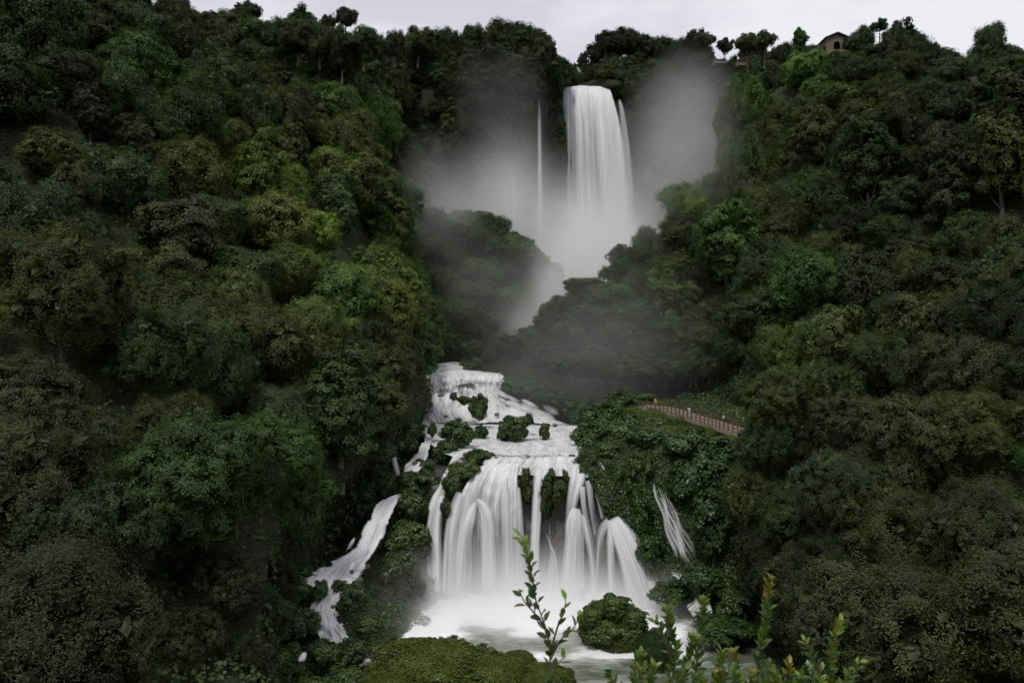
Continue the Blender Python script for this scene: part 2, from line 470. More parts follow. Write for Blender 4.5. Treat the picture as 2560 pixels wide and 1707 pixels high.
def crown_mesh(name, seed, R, H, nb, nleaf, leaf, zc, mat, br=(0.26, 0.44), low=-0.55, cl=16, core=0.52, plume=0.0, aspect=0.55, flat=0.0, spread=0.30, lobes=0, lsp=None):
    rng = np.random.default_rng(seed)
    # a crown is a few uneven lobes, each carrying its own leaf masses
    nl = lobes or rng.integers(5, 8)
    a_ = rng.uniform(0, 6.28) + np.arange(nl) * 2.4
    hz = rng.uniform(-0.45, 0.75, nl); hz[0] = 0.75; hr = np.sqrt(np.clip(1 - hz ** 2, .1, 1)) * rng.uniform(.45, 1.0, nl); hr[0] *= .3
    LC_ = np.stack([np.cos(a_) * hr, np.sin(a_) * hr, hz], 1) * (lsp or rng.uniform(.42, .62))
    LR_ = rng.uniform(.34, .56, nl)
    i = np.arange(nb) + 0.5
    ph = np.arccos(1 - 2 * i / nb); th = np.pi * (1 + 5 ** 0.5) * i
    D = np.stack([np.cos(th) * np.sin(ph), np.sin(th) * np.sin(ph), np.cos(ph)], 1)[rng.permutation(nb)]
    D = norm(D + rng.normal(size=D.shape) * 0.3)
    li = rng.integers(0, nl, nb)
    U = LC_[li] + D * LR_[li][:, None] * rng.uniform(.75, 1.15, (nb, 1))
    kk = U[:, 2] > low - rng.uniform(0, .2, nb)
    U = U[kk]; nb = len(U)
    rad = R * rng.uniform(br[0], br[1], nb) * .8
    C = U * np.array([R, R, H])
    C[:, 2] -= flat * H * (C[:, 0] ** 2 + C[:, 1] ** 2) / R ** 2
    ncore = max(3, nb // 6)
    C = np.concatenate([C, rng.normal(size=(ncore, 3)) * np.array([R, R, H]) * 0.2]); rad = np.concatenate([rad, np.full(ncore, R * 0.42)])
    nb = len(C)
    bt = rng.uniform(-1, 1, nb)
    pr = rad ** 2; pr = pr / pr.sum()
    N = int(nleaf * 1.9)
    bi = rng.choice(nb, N, p=pr)
    CD = norm(rng.normal(size=(nb, cl, 3)) + np.array([0, 0, 0.25]))
    CR = rng.uniform(0.78, 1.34, (nb, cl)); CT = rng.uniform(-1, 1, (nb, cl))
    ci = rng.integers(0, cl, N)
    d = norm(CD[bi, ci] + rng.normal(size=(N, 3)) * spread)
    rr = rad[bi] * (CR[bi, ci] - 0.30 * rng.random(N))
    sc = np.ones((N, 3)); sc[:, 2] += plume
    p = C[bi] + d * rr[:, None] * sc
    keep = np.ones(N, bool)
    for b_ in range(nb):
        dd = (p - C[b_]) / np.array([1, 1, 1 + plume])
        keep &= (np.sum(dd * dd, 1) > (rad[b_] * 0.72) ** 2) | (bi == b_)
    keep &= rng.random(N) < 0.97
    idx = np.nonzero(keep)[0][:nleaf]
    p = p[idx]; d = d[idx]; bi = bi[idx]; ci = ci[idx]
    n = norm(d * 0.75 + norm(p / np.array([R, R, H])) * 0.35 + np.array([0, 0, 0.35]) + rng.normal(size=p.shape) * 0.30)
    V, Q = leaf_quads(rng, p, n, leaf, aspect)
    tint = np.clip(0.45 + 0.20 * bt[bi] + 0.15 * CT[bi, ci] + rng.normal(size=len(p)) * 0.08, 0, 1)
    # coarser leaves and twigs inside, so that the crown is not hollow
    ni = int(nb * 44); bj = rng.integers(0, nb, ni)
    pi_ = C[bj] + norm(rng.normal(size=(ni, 3))) * (rad[bj] * rng.uniform(.25, .68, ni))[:, None] * np.array([1, 1, 1 + plume])
    Vi, Qi = leaf_quads(rng, pi_, norm(rng.normal(size=(ni, 3)) + np.array([0, 0, .3])), float(np.mean(rad)) * .62, .7)
    off = len(V)
    V = np.concatenate([V, Vi])
    V[:, 2] += zc
    me = mesh_np(name, V, [Q, Qi + off], tint=np.concatenate([tint, np.clip(.35 + rng.normal(size=ni) * .1, 0, 1)]))
    me.materials.append(mat)
    return me

def trunk_mesh(name, seed, h, r, R, spreadz=0.35):
    rng = np.random.default_rng(seed)
    parts = []
    top = np.array([rng.normal() * 0.3, rng.normal() * 0.3, h])
    path = np.stack([top * t + np.array([math.sin(t * 5) * 0.12 * r * 4, math.cos(t * 4) * 0.1 * r * 4, -1.2 * (1 - t)]) for t in np.linspace(0, 1, 7)])
    parts.append(tube(path, r * np.array([1.5, 1.15, 1, .9, .75, .6, .4])))
    for k in range(6):
        a = k * 1.05 + rng.uniform(0, .6)
        s = path[2 + k % 4]
        e = s + np.array([math.cos(a) * R * .6, math.sin(a) * R * .6, h * spreadz])
        m = (s + e) / 2 + np.array([0, 0, -0.3])
        parts.append(tube(np.array([s, m, e]), r * np.array([.5, .35, .14]), 5))
    V, Q = join(parts)
    me = mesh_np(name, V, [Q], smooth=True)
    me.materials.append(M['bark'])
    return me

def moss_mesh(name, seed, amp=.2, ls=.07):
    rg = np.random.default_rng(seed)
    bm = bmesh.new(); bmesh.ops.create_icosphere(bm, subdivisions=4, radius=1.0)
    v = np.array([x.co[:] for x in bm.verts]); f = np.array([[q.index for q in x.verts] for x in bm.faces]); bm.free()
    def bump(p):
        return np.array([amp * mnoise.fractal(Vector((float(q[0]) * 1.7 + seed, float(q[1]) * 1.7, float(q[2]) * 1.7)), 1, 2, 4) - .05 for q in p])
    v = v * (1 + bump(v))[:, None] * .95
    n_ = 24000
    d = norm(rg.normal(size=(n_, 3))); d = d[d[:, 2] > -.35]
    p = d * (1 + bump(d) + rg.uniform(-.05, .03, len(d)))[:, None]
    nn = norm(d + rg.normal(size=d.shape) * .55)
    V, Q = leaf_quads(rg, p, nn, ls, .45, updir=np.array([0, 0, 1.0]) * np.ones((len(d), 1)))
    t_ = np.clip(.5 + 2.0 * bump(d * 1.9) + rg.normal(size=len(d)) * .16, 0, 1)
    return_me = mesh_np(name, np.concatenate([V, v]), [Q, f + len(V)], tint=np.concatenate([t_, np.full(len(f), .25)]), smooth=True)
    return_me.materials.append(M['moss'])
    return return_me

# kind -> list of (crown mesh, trunk mesh, nominal crown radius)
PROTO = {'broad': [], 'fine': [], 'tall': [], 'sky': [], 'plume': [], 'shrub': [], 'mound': [], 'moss': []}
for k in range(8):
    PROTO['broad'].append((crown_mesh('crown', 10 + k, 5.0, 4.4 + 0.5 * (k % 3), 60 + 4 * k, 38000, 0.27, 6.0, M['leaf'], cl=20, spread=.2, plume=(0, .5, 0, .25)[k % 4], aspect=(.55, .34)[k % 2]), trunk_mesh('trunk', 50 + k, 7, .26, 4), 5.0))
for k in range(5):
    PROTO['fine'].append((crown_mesh('crown', 30 + k, 5.0, 4.3, 80, 75000, 0.16, 6.0, M['leaf'], br=(0.2, 0.36), cl=26, spread=0.16, plume=(0, .5, .2)[k % 3], aspect=(.5, .32, .45)[k % 3]), trunk_mesh('trunk', 70 + k, 7, .26, 4), 5.0))
for k in range(3):
    PROTO['tall'].append((crown_mesh('crown', 90 + k, 3.6, 6.6, 54, 32000, 0.26, 7.6, M['leaf'], br=(.3, .46), spread=.2), trunk_mesh('trunk', 110 + k, 9, .25, 3), 3.6))
for k in range(3):   # open pines and oaks of the skyline, trunk in view
    PROTO['sky'].append((crown_mesh('crown', 120 + k, 4.6, 3.6, 34, 15000, 0.30, 7.4, M['leaf'], br=(.24, .38), low=-.5, core=0.55, spread=.2), trunk_mesh('trunk', 130 + k, 8.5, .24, 4.2, .2), 4.6))
for k in range(2):
    PROTO['plume'].append((crown_mesh('crown', 140 + k, 4.4, 8.0, 80, 34000, 0.36, 8.0, M['leaf'], br=(.16, .26), plume=1.3, aspect=0.3, spread=.2, low=-.9), trunk_mesh('trunk', 150 + k, 11, .3, 3), 4.4))
for k in range(4):
    PROTO['shrub'].append((crown_mesh('foliage', 160 + k, 1.0, 0.8, 26, 6500, 0.11, 0.30, M['leaf'], low=-.2, cl=12, br=(.3, .48)), trunk_mesh('stem', 170 + k, .5, .05, .8), 1.0))
for k in range(4):
    PROTO['mound'].append((crown_mesh('foliage', 180 + k, 1.0, 1.0, 30, 6500, 0.13, 0.15, M['broadleaf'], low=-.6, cl=14, br=(.34, .5), core=.70, aspect=.85, lobes=9, lsp=.42), None, 1.0))
for k in range(2):
    PROTO['moss'].append((moss_mesh('foliage', 190 + k, (.22, .15)[k]), None, 1.0))

rnd = random.Random(7)
COLTAGS = [('dark green', (0.58, 0.64, 0.54)), ('brownish olive', (0.95, 0.82, 0.78)), ('olive green', (1.18, 1.06, 0.78)),
           ('fresh green', (1.05, 1.35, 0.85)), ('grey-green', (0.98, 1.05, 1.15)), ('deep green', (0.78, 0.92, 0.75)), ('yellowish green', (1.5, 1.5, 0.75))]

ALL_PLANTS = []
def plant(kind, name, base, r, sz=1.0, tint=None, label=None, cat='tree', group=None, rot=None, sx=1.0, vi=None, lean=None, colour=None):
    pr = PROTO[kind]
    cm, tm, R0 = pr[(vi if vi is not None else rnd.randrange(len(pr))) % len(pr)]
    s = r / R0
    root = empty(name, base)
    root.rotation_euler = lean if lean else (0, 0, 0)
    if rot is None: rot = rnd.uniform(0, 6.283)
    root.rotation_euler.z = rot
    root.scale = (s * sx, s, s * sz)
    c = link('crown' if cat == 'tree' else 'foliage', cm, None, root)
    c.color = (*tint, 1) if tint else (1, 1, 1, 1)
    if tm is not None:
        link('trunk' if cat == 'tree' else 'stem', tm, None, root)
    tag(root, label, cat, group)
    ALL_PLANTS.append((root, kind, colour, base, r))
    return root

# visibility test against the ground sheets
bvs = []
for k, G in SHEETS.items():
    bvs.append(BVHTree.FromPolygons([tuple(v) for v in G.reshape(-1, 3)], [tuple(f) for f in grid_faces(*G.shape[:2]).tolist()]))
EYE = Vector((0, 0, CAMZ))
def visible(p, slack=9.0):
    v = Vector([float(a) for a in p]) - EYE
    dist = v.length; v.normalize()
    for b in bvs:
        h = b.ray_cast(EYE, v, dist)
        if h[0] is not None and h[3] < dist - slack: return False
    return True

def scatter(key, rmin, rmax, pack, rng, region=None, tries=9000, pad=50, slack=4.0):
    G = SHEETS[key]; Nn = grid_normals(G)
    a = G[:-1, :-1]; b = G[:-1, 1:]; c = G[1:, :-1]
    area = np.linalg.norm(np.cross(b - a, c - a), axis=2)
    area[a[..., 1] > 400] = 0
    pr = area.ravel() / area.sum()
    out = []
    idx = rng.choice(len(pr), tries, p=pr)
    for q in idx:
        i, j = divmod(q, area.shape[1])
        u, v = rng.random(2)
        p = G[i, j] * (1 - u) * (1 - v) + G[i, j + 1] * u * (1 - v) + G[i + 1, j] * (1 - u) * v + G[i + 1, j + 1] * u * v
        n = Nn[i, j]
        px, py = proj(p)
        if p[1] < 30 or px < -pad or px > 1024 + pad or py < -pad or py > 682 + pad + 60: continue
        if region and not region(px, py, p): continue
        r = rng.uniform(rmin, rmax)
        ok = True
        for (pp, rr, _) in out:
            if np.sum((p - pp) ** 2) < (pack * (r + rr)) ** 2: ok = False; break
        if ok and visible(p + np.array([0, 0, r * 1.5]), slack):
            out.append((p, r, n))
    return out

# ============================================================ forest
HT = {'broad': 10.8, 'fine': 10.2, 'tall': 14.2, 'sky': 11.0, 'plume': 18.5}
def jitter(t, a=0.12):
    k = 1 + rnd.uniform(-a, a)
    return tuple(max(0.05, c * k * (1 + rnd.uniform(-a * .5, a * .5))) for c in t)

def pick(ws):
    return rnd.choices(range(len(COLTAGS)), weights=ws)[0]

TREES = []   # (root, colour word, place, px, py, size, kindword)
SK = np.array([(-400, -200), (0, -70), (120, -30), (165, 0), (190, 12), (215, 8), (240, 6), (262, 12), (300, 6), (325, 14), (345, 12), (360, 33), (400, 33), (440, 28), (480, 26), (510, 23), (535, 27), (550, 33), (558, 44), (563, 62), (567, 64),
               (570, 64), (585, 60), (597, 34), (620, 30), (680, 38), (700, 34), (712, 52), (735, 60), (745, 36), (765, 36), (775, 48), (795, 30), (808, 50), (822, 56), (850, 54), (860, 34), (900, 24), (925, 40), (940, 52), (965, 60), (1024, 54), (1500, 40)], float)
def tree_at(kind, p, r, ci, place, name='broadleaf_tree', sz=1.0, gain=1.0, clamp=True, **kw):
    if clamp:   # keep the wood's top edge along the ridge line
        p = np.array(p, float)
        for _ in range(2):
            hx, hy = proj(p + np.array([0, 0, HT[kind] * r / PROTO[kind][0][2] * sz]))
            rp = r / p[1] * F * .7
            lim = max(float(np.interp(hx + q * rp, SK[:, 0], SK[:, 1])) - (0 if q == 0 else 8) for q in (-1, 0, 1)) + 2
            if hy < lim: p[2] -= (lim - hy) / F * p[1]
    word, t = COLTAGS[ci]
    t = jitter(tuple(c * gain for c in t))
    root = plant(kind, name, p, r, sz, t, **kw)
    px, py = proj(np.array(p) + np.array([0, 0, HT.get(kind, 10) * r / PROTO[kind][0][2] * .6]))
    TREES.append((root, word, place, float(px), float(py), r, kind))
    return root

def tree_top(kind, px, top, rpx, d, ci, place, name='broadleaf_tree', sz=1.0, gain=1.0, **kw):
    r = rpx * d / F
    h = HT[kind] * (r / PROTO[kind][0][2]) * sz
    p = P(px, top, d) - np.array([0, 0, h])
    return tree_at(kind, p, r, ci, place, name, sz, gain, clamp=False, **kw)

rng = np.random.default_rng(5)
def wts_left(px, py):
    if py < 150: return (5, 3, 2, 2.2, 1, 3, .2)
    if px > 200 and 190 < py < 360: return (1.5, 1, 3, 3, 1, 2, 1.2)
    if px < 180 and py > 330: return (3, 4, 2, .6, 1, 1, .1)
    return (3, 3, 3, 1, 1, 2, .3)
# left hillside
for (p, r, n) in scatter('L', 5.2, 9.4, 0.70, rng):
    px, py = proj(p)
    d = p[1]
    kind = 'fine' if d < 105 else ('tall' if rnd.random() < .22 else 'broad')
    if kind == 'tall': r *= .7
    if px > 378 and py > 400: continue
    if px > 300 and py > 490: continue
    if px > 230 and py > 570: continue
    base = p - np.array([0, 0, 1.0]) - n * 0.4
    nm = 'left_slope_tree' if rnd.random() < .5 else 'broadleaf_tree'  # same trees, name drawn at random and not by species
    lit_tint = math.exp(-((px - 310) / 150) ** 2 - ((py - 285) / 110) ** 2)  # lit middle of the slope, painted into the tree tints
    tree_at(kind, base, r, pick(wts_left(px, py)), 'left slope', nm, rnd.uniform(.75, 1.05), gain=rnd.uniform(.62, 1.3) * (1 + .9 * lit_tint))
# back cliffs
for (p, r, n) in scatter('B', 4.6, 7.6, 0.55, rng, slack=14.0, region=lambda px, py, p: 330 < px < 800 and py < 360 and not (530 < px < 548 and py > 85) and not (556 < px < 634 and py > 84) and p[1] < 420):
    px, py = proj(p)
    dark = px < 566
    base = p - np.array([0, 0, 2.5]) - n * 0.8
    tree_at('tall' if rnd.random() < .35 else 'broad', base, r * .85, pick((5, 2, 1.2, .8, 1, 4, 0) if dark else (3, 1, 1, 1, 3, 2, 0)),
            'dark cliff left of the high waterfall' if dark else 'misty cliff right of the high waterfall', 'left_cliff_tree' if dark else 'cliff_tree', rnd.uniform(.75, 1.0), gain=rnd.uniform(.6, .95) if dark else .9)  # same cliff trees, named apart by side and not by species
# misty bluff
for (p, r, n) in scatter('M', 3.6, 6.0, 0.62, rng):
    base = p - np.array([0, 0, 2.5]) - n * 0.6
    tree_at('broad', base, r, pick((2, .5, 1, 1.5, 3, 3, .2)), 'misty bluff below the falls', 'bluff_tree', rnd.uniform(.6, .85), gain=1.6)
# right ridge
def reg_r(px, py, p):
    if 560 < px < 742 and py > 345 : return False
    if 470 < px < 600 and py > 330: return False
    if 690 < px < 800 and 50 < py < 215: return False
    return True
for (p, r, n) in scatter('R', 4.6, 8.2, 0.68, rng, region=reg_r):
    px, py = proj(p); d = p[1]
    if px < 660 and py > 150: r = min(r, 4.2)
    if 735 < px < 770 and py > 395: continue
    kind = 'fine' if d < 125 else ('tall' if rnd.random() < .12 else 'broad')
    base = p - np.array([0, 0, 1.8 if r > 3.3 else 2.0]) - n * 0.6
    right = px > 850  # lower gain here paints darkening at the frame edge into leaf colour
    tree_at(kind, base, r, pick((3.5, 2.5, 3, .5, 1, 1.5, .3) if right else (2, 1, 4, 1.5, 2, 2, .8)), 'right slope', ('hillside_tree', 'slope_tree', 'right_slope_tree')[rnd.randrange(3)], rnd.uniform(.7, 1.0), gain=rnd.uniform(.7, 1.05) if right else rnd.uniform(.9, 1.75))  # one mixed wood, names drawn at random and not by species

# skyline trees, one by one: kind, px, top, radius px, depth, colour, gain
SKYL = [('sky', 176, -8, 20, 230, 0, 'left slope'), ('sky', 212, 10, 14, 235, 0, 'left slope'), ('sky', 248, 3, 17, 240, 0, 'left slope'), ('tall', 301, 2, 20, 235, 3, 'left slope'),
        ('sky', 272, 20, 15, 238, 5, 'left slope'), ('sky', 328, 14, 10, 245, 0, 'left slope'), ('sky', 346, 7, 14, 245, 0, 'left slope'), ('broad', 372, 31, 14, 262, 0, 'left slope'), ('broad', 394, 32, 15, 275, 2, 'left slope'),
        ('broad', 418, 27, 17, 290, 2, 'left slope')]
MB = [(432, 212, 14), (446, 222, 14), (460, 226, 13), (436, 240, 14), (452, 250, 14), (430, 268, 14), (544, 262, 8), (540, 272, 9), (532, 290, 10), (524, 258, 10), (520, 285, 12), (508, 268, 13), (508, 300, 13), (520, 308, 10), (508, 322, 12), (495, 240, 15), (478, 232, 14), (512, 246, 12), (490, 262, 16), (470, 262, 15), (460, 290, 16), (480, 300, 16), (450, 320, 14), (495, 325, 14), (470, 330, 14), (440, 300, 14)]
for x, t_, r_ in MB:
    tree_top('broad', x, t_ - 4, r_, 228, pick((1, .5, 1, 1.5, 3, 3, .2)), 'misty bluff below the falls', 'bluff_tree', sz=.7, gain=1.6)
for (px, py, d, w_, h_) in [(586, 292, 193, 34, 26), (566, 310, 190, 34, 26), (549, 325, 188, 30, 22), (534, 337, 188, 32, 20), (516, 344, 190, 34, 18), (498, 352, 192, 30, 15), (610, 300, 188, 40, 30), (590, 322, 184, 40, 30), (566, 338, 182, 36, 24), (640, 320, 182, 44, 30), (618, 335, 180, 44, 26), (670, 335, 176, 44, 32), (700, 345, 170, 44, 32), (600, 350, 178, 44, 22), (545, 352, 180, 36, 20), (728, 352, 164, 44, 34), (655, 350, 172, 44, 26), (690, 362, 166, 44, 26)] + [(x, 372 + (x % 5) * 2 - abs(x - 640) * .05, 166, 34, 24) for x in range(560, 735, 15)]:
    tree_top('broad', px, py - h_ * .62, w_ * .62, d, pick((2, .5, 2, 1, 1.5, 3, .3)), 'right slope', 'ridge_shrub', sz=.62, gain=rnd.uniform(.75, 1.1))
SKYL += [('broad', x, 14 + (x % 7) * 2 + (12 if x > 330 else 0), 19, 215, (0, 5, 1, 2, 3)[(x // 17) % 5], 'left slope') for x in range(100, 372, 22)]
for k, px, top, rp, d, ci, pl in SKYL:
    tree_top(k, px, top, rp, d, ci, pl, 'skyline_tree', gain=.8)
SKYC = [('broad', x, 44 + (x * 7) % 13, 16, 297) for x in range(432, 545, 14)] + [('broad', x, 62 + (x * 5) % 11, 16, 294) for x in range(436, 535, 16)] + [('broad', 448, 30, 16, 300), ('broad', 474, 25, 15, 302), ('broad', 497, 22, 22, 300), ('broad', 520, 27, 20, 303), ('broad', 538, 32, 15, 303), ('tall', 546, 34, 9, 303), ('tall', 552, 44, 7, 303), ('tall', 552, 60, 7, 303), ('tall', 550, 74, 7, 303),
        ('tall', 546, 78, 8, 302), ('tall', 532, 58, 11, 302)]
for k, px, top, rp, d in SKYC:
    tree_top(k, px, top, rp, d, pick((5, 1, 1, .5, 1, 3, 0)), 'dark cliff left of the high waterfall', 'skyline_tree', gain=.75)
SKYB = [('tall', 573, 62, 6, 372, 3), ('tall', 582, 52, 6, 380, 4), ('broad', 606, 30, 12, 360, 0), ('broad', 622, 28, 15, 362, 0), ('broad', 642, 34, 14, 362, 0), ('broad', 663, 36, 12, 358, 4), ('broad', 590, 62, 11, 375, 4),
        ('sky', 697, 28, 18, 350, 0), ('broad', 680, 42, 14, 355, 0), ('sky', 725, 39, 10, 330, 0), ('broad', 705, 62, 15, 345, 4), ('broad', 655, 62, 18, 352, 4), ('broad', 620, 58, 18, 352, 4)]
SKYB += [('broad', x, 72 + (x % 3) * 3, 13, 341, (0, 4, 5)[x % 3]) for x in range(628, 740, 13)] + [('broad', 576, 76, 7, 352, 5), ('broad', 590, 74, 9, 350, 5), ('broad', 604, 73, 10, 348, 0), ('broad', 618, 75, 10, 343, 4), ('broad', 628, 82, 9, 338, 0)]
SKYB += [('broad', x, t, r_, 366, c_) for x, t, r_, c_ in ((600, 40, 15, 0), (614, 33, 14, 4), (630, 31, 14, 0), (650, 38, 15, 4), (668, 42, 14, 0), (688, 40, 16, 4), (704, 46, 12, 0), (644, 52, 18, 0), (676, 56, 18, 4), (608, 52, 16, 0), (716, 60, 12, 0))] + [('broad', 578, 74, 11, 366, 4), ('broad', 596, 66, 12, 360, 5), ('broad', 612, 58, 15, 358, 4), ('broad', 634, 56, 16, 356, 0), ('broad', 640, 74, 14, 350, 4), ('broad', 672, 60, 16, 352, 0), ('broad', 690, 76, 18, 345, 4), ('broad', 724, 62, 14, 336, 0)]
for k, px, top, rp, d, ci in SKYB:
    tree_top(k, px, top, rp, d, ci, 'misty cliff right of the high waterfall', 'skyline_tree', gain=.8)
SKYR = [('sky', 747, 32, 15, 262, 2), ('sky', 764, 32, 14, 258, 2), ('broad', 782, 43, 12, 255, 0), ('tall', 800, 25, 8, 252, 3), ('broad', 814, 46, 11, 250, 5), ('broad', 862, 27, 12, 238, 5), ('sky', 880, 18, 10, 240, 5),
        ('tall', 899, 18, 17, 238, 0), ('tall', 915, 28, 14, 236, 0), ('broad', 930, 42, 13, 232, 0), ('broad', 991, 23, 17, 236, 4), ('broad', 984, 44, 16, 236, 5), ('broad', 1002, 46, 16, 236, 0), ('broad', 955, 56, 12, 236, 5), ('broad', 975, 54, 13, 232, 5), ('broad', 1012, 50, 14, 230, 5), ('broad', 852, 38, 8, 228, 2),
        ('broad', 775, 64, 14, 245, 0), ('broad', 802, 62, 15, 240, 2), ('broad', 845, 62, 15, 222, 2), ('broad', 880, 52, 18, 226, 5), ('broad', 915, 60, 18, 222, 0)]
for k, px, top, rp, d, ci in SKYR:
    tree_top(k, px, top, rp, d, ci, 'right ridge', 'skyline_tree', gain=.9)
# tall feathery trees on the shoulder of the right ridge
for k, px, top, rp, d, ci in [(0, 752, 58, 22, 226, 3), (1, 735, 72, 17, 222, 6), (0, 776, 82, 20, 216, 2), (1, 726, 92, 13, 220, 2), (0, 728, 118, 14, 214, 6), (1, 745, 118, 20, 212, 3), (0, 768, 130, 22, 208, 2), (1, 790, 112, 18, 212, 5), (0, 724, 152, 17, 208, 2), (0, 712, 164, 12, 210, 3), (1, 700, 186, 15, 206, 3), (0, 745, 172, 22, 202, 2), (1, 775, 176, 22, 198, 5), (0, 798, 160, 18, 202, 2)]:
    tree_top('plume', px, top, rp, d, ci, 'left shoulder of the right ridge', 'feathery_tree', vi=k, gain=1.25)
# big crowns that stand near the falls, one by one
for k, px, top, rp, d, ci, g, pl in [
    ('fine', 322, 378, 42, 112, 4, 1.1, 'foot of the left slope beside the cascades'), ('fine', 265, 385, 34, 104, 1, .9, 'foot of the left slope beside the cascades'),
    ('fine', 390, 326, 30, 140, 2, 1.1, 'left bank of the upper rapids'), ('fine', 404, 345, 20, 146, 6, .8, 'left bank of the upper rapids'), ('fine', 362, 320, 34, 134, 0, 1.0, 'left bank of the upper rapids'),
    ('fine', 372, 402, 26, 134, 5, .85, 'dim left bank above the side cascade'), ('fine', 338, 420, 32, 128, 0, .8, 'dim left bank above the side cascade'), ('fine', 312, 500, 34, 120, 0, .6, 'dim left bank above the side cascade'),
    ('fine', 280, 500, 40, 110, 1, .6, 'dim left bank above the side cascade'), ('fine', 332, 510, 26, 122, 5, .5, 'dim left bank above the side cascade'), ('fine', 250, 560, 40, 97, 0, .5, 'dim left bank above the side cascade'),
    ('fine', 205, 585, 44, 84, 0, .5, 'dim left bank above the side cascade'), ('fine', 290, 535, 28, 112, 0, .5, 'dim left bank above the side cascade'), ('fine', 362, 440, 24, 130, 4, .7, 'dim left bank above the side cascade'), ('fine', 150, 600, 50, 76, 1, .6, 'dim left bank above the side cascade'),
    ('fine', 215, 548, 50, 74, 0, .75, 'foot of the left slope'), ('fine', 255, 590, 38, 80, 5, .6, 'foot of the left slope'), ('fine', 180, 600, 50, 68, 1, .7, 'foot of the left slope'), ('fine', 238, 632, 40, 72, 0, .65, 'foot of the left slope'), ('fine', 275, 560, 28, 88, 0, .55, 'foot of the left slope'),
    ('fine', 345, 440, 34, 126, 0, .7, 'foot of the left slope beside the cascades'), ('fine', 378, 380, 24, 136, 5, .7, 'left bank of the upper rapids'), ('fine', 290, 455, 44, 116, 0, .55, 'foot of the left slope beside the cascades'),
    ('fine', 235, 440, 48, 84, 1, .8, 'foot of the left slope beside the cascades'), ('fine', 225, 520, 46, 92, 0, .5, 'foot of the left slope beside the cascades'),
    ('fine', 785, 370, 42, 106, 6, .75, 'right bank beside the footpath'), ('fine', 765, 415, 36, 104, 4, .85, 'right bank beside the footpath'), ('fine', 748, 470, 34, 102, 2, .8, 'right bank beside the footpath'),
    ('fine', 770, 520, 40, 96, 0, .7, 'right bank beside the footpath'), ('fine', 845, 395, 50, 100, 1, .8, 'right bank beside the footpath'), ('fine', 905, 398, 60, 92, 2, .8, 'right bank beside the footpath'),
    ('fine', 965, 392, 58, 92, 2, .7, 'right bank beside the footpath'), ('fine', 830, 455, 50, 84, 4, .8, 'foot of the right slope'), ('fine', 900, 490, 62, 78, 2, .8, 'foot of the right slope'), ('fine', 975, 480, 64, 74, 1, .8, 'foot of the right slope'),
    ('fine', 840, 545, 52, 78, 0, .6, 'foot of the right slope'), ('fine', 930, 580, 70, 66, 1, .7, 'foot of the right slope'), ('fine', 1010, 570, 70, 62, 0, .7, 'foot of the right slope'), ('fine', 800, 590, 46, 84, 0, .5, 'foot of the right slope'),
    ('fine', 870, 640, 60, 68, 0, .55, 'foot of the right slope')]:
    tree_top(k, px, top, rp, d, ci, pl, 'large_crowned_tree', gain=g)  # low gains paint bank shade and dark frame corners into leaf colour

GRASSY = []
# ---- labels that say which one
ROWW = ['on skyline', 'high up', 'upper part', 'mid height', 'lower part', 'near foot']
def where(px, py):
    h = ROWW[0] if py < 55 else ROWW[1] if py < 140 else ROWW[2] if py < 230 else ROWW[3] if py < 350 else ROWW[4] if py < 480 else ROWW[5]
    c = ('leftmost edge' if px < 70 else 'far left' if px < 150 else 'left quarter' if px < 250 else 'towards rapids' if px < 340 else 'nearest rapids' if px < 430 else
         'beside mist' if px < 560 else 'behind waterfall' if px < 640 else 'in mist' if px < 715 else 'ridge shoulder' if px < 790 else 'right quarter' if px < 880 else 'far right' if px < 960 else 'rightmost edge')
    return h, c
SHAPEW = {'broad': 'round-crowned', 'fine': 'broad bushy', 'tall': 'tall narrow', 'sky': 'open-crowned', 'plume': 'feathery upright'}
ORD = ['uppermost'] + [w_ + ' down' for w_ in 'second third fourth fifth sixth seventh eighth ninth tenth eleventh twelfth'.split()]
buck = {}
SIZEW = lambda r: 'small' if r < 3.5 else 'large' if r > 5.0 else 'medium'
PLSHORT = {'foot of the left slope': 'under the left slope', 'left slope': 'on left slope', 'dark cliff left of the high waterfall': 'on the dark cliff', 'misty cliff right of the high waterfall': 'on the misty cliff', 'misty bluff below the falls': 'on the misty bluff',
           'right slope': 'on right slope', 'right ridge': 'on the right ridge', 'left shoulder of the right ridge': 'on the ridge shoulder', 'foot of the left slope beside the cascades': 'beside the cascades',
           'left bank of the upper rapids': 'by the upper rapids', 'right bank beside the footpath': 'beside the footpath', 'foot of the right slope': 'under the right slope', 'dim left bank above the side cascade': 'on the dim left bank'}
for t in TREES:
    h, c = where(t[3], t[4])
    lab = '%s %s %s tree %s, %s' % (SIZEW(t[5]), t[1], SHAPEW[t[6]], PLSHORT[t[2]], h)
    if t[2] in ('left slope', 'right slope', 'right ridge'): lab += ', ' + c
    lab = lab.replace('medium ', '').replace('-crowned', '').replace('broad bushy', 'bushy')
    buck.setdefault(lab, []).append(t)
for lab, ts in list(buck.items()):
    if len(ts) > 4:
        ts.sort(key=lambda t: t[3]); q_ = (len(ts) + 2) // 3
        for nm_, sl_ in (('left group', ts[:q_]), ('middle group', ts[q_:2 * q_]), ('right group', ts[2 * q_:])):
            if sl_: buck[lab + ', ' + nm_] = sl_
        del buck[lab]
for lab, ts in buck.items():
    ts.sort(key=lambda t: t[4])
    for k, t in enumerate(ts):
        l = lab if len(ts) == 1 else lab + ', ' + ORD[min(k, 11)]
        w_ = l.split()
        if len(w_) > 16: l = ' '.join(x for x in w_ if x not in ('the', 'in', 'medium'))
        t[0]['label'] = ' '.join(l.split()[:16]); t[0]['category'] = 'tree'; t[0]['group'] = 'trees on the ' + t[2]

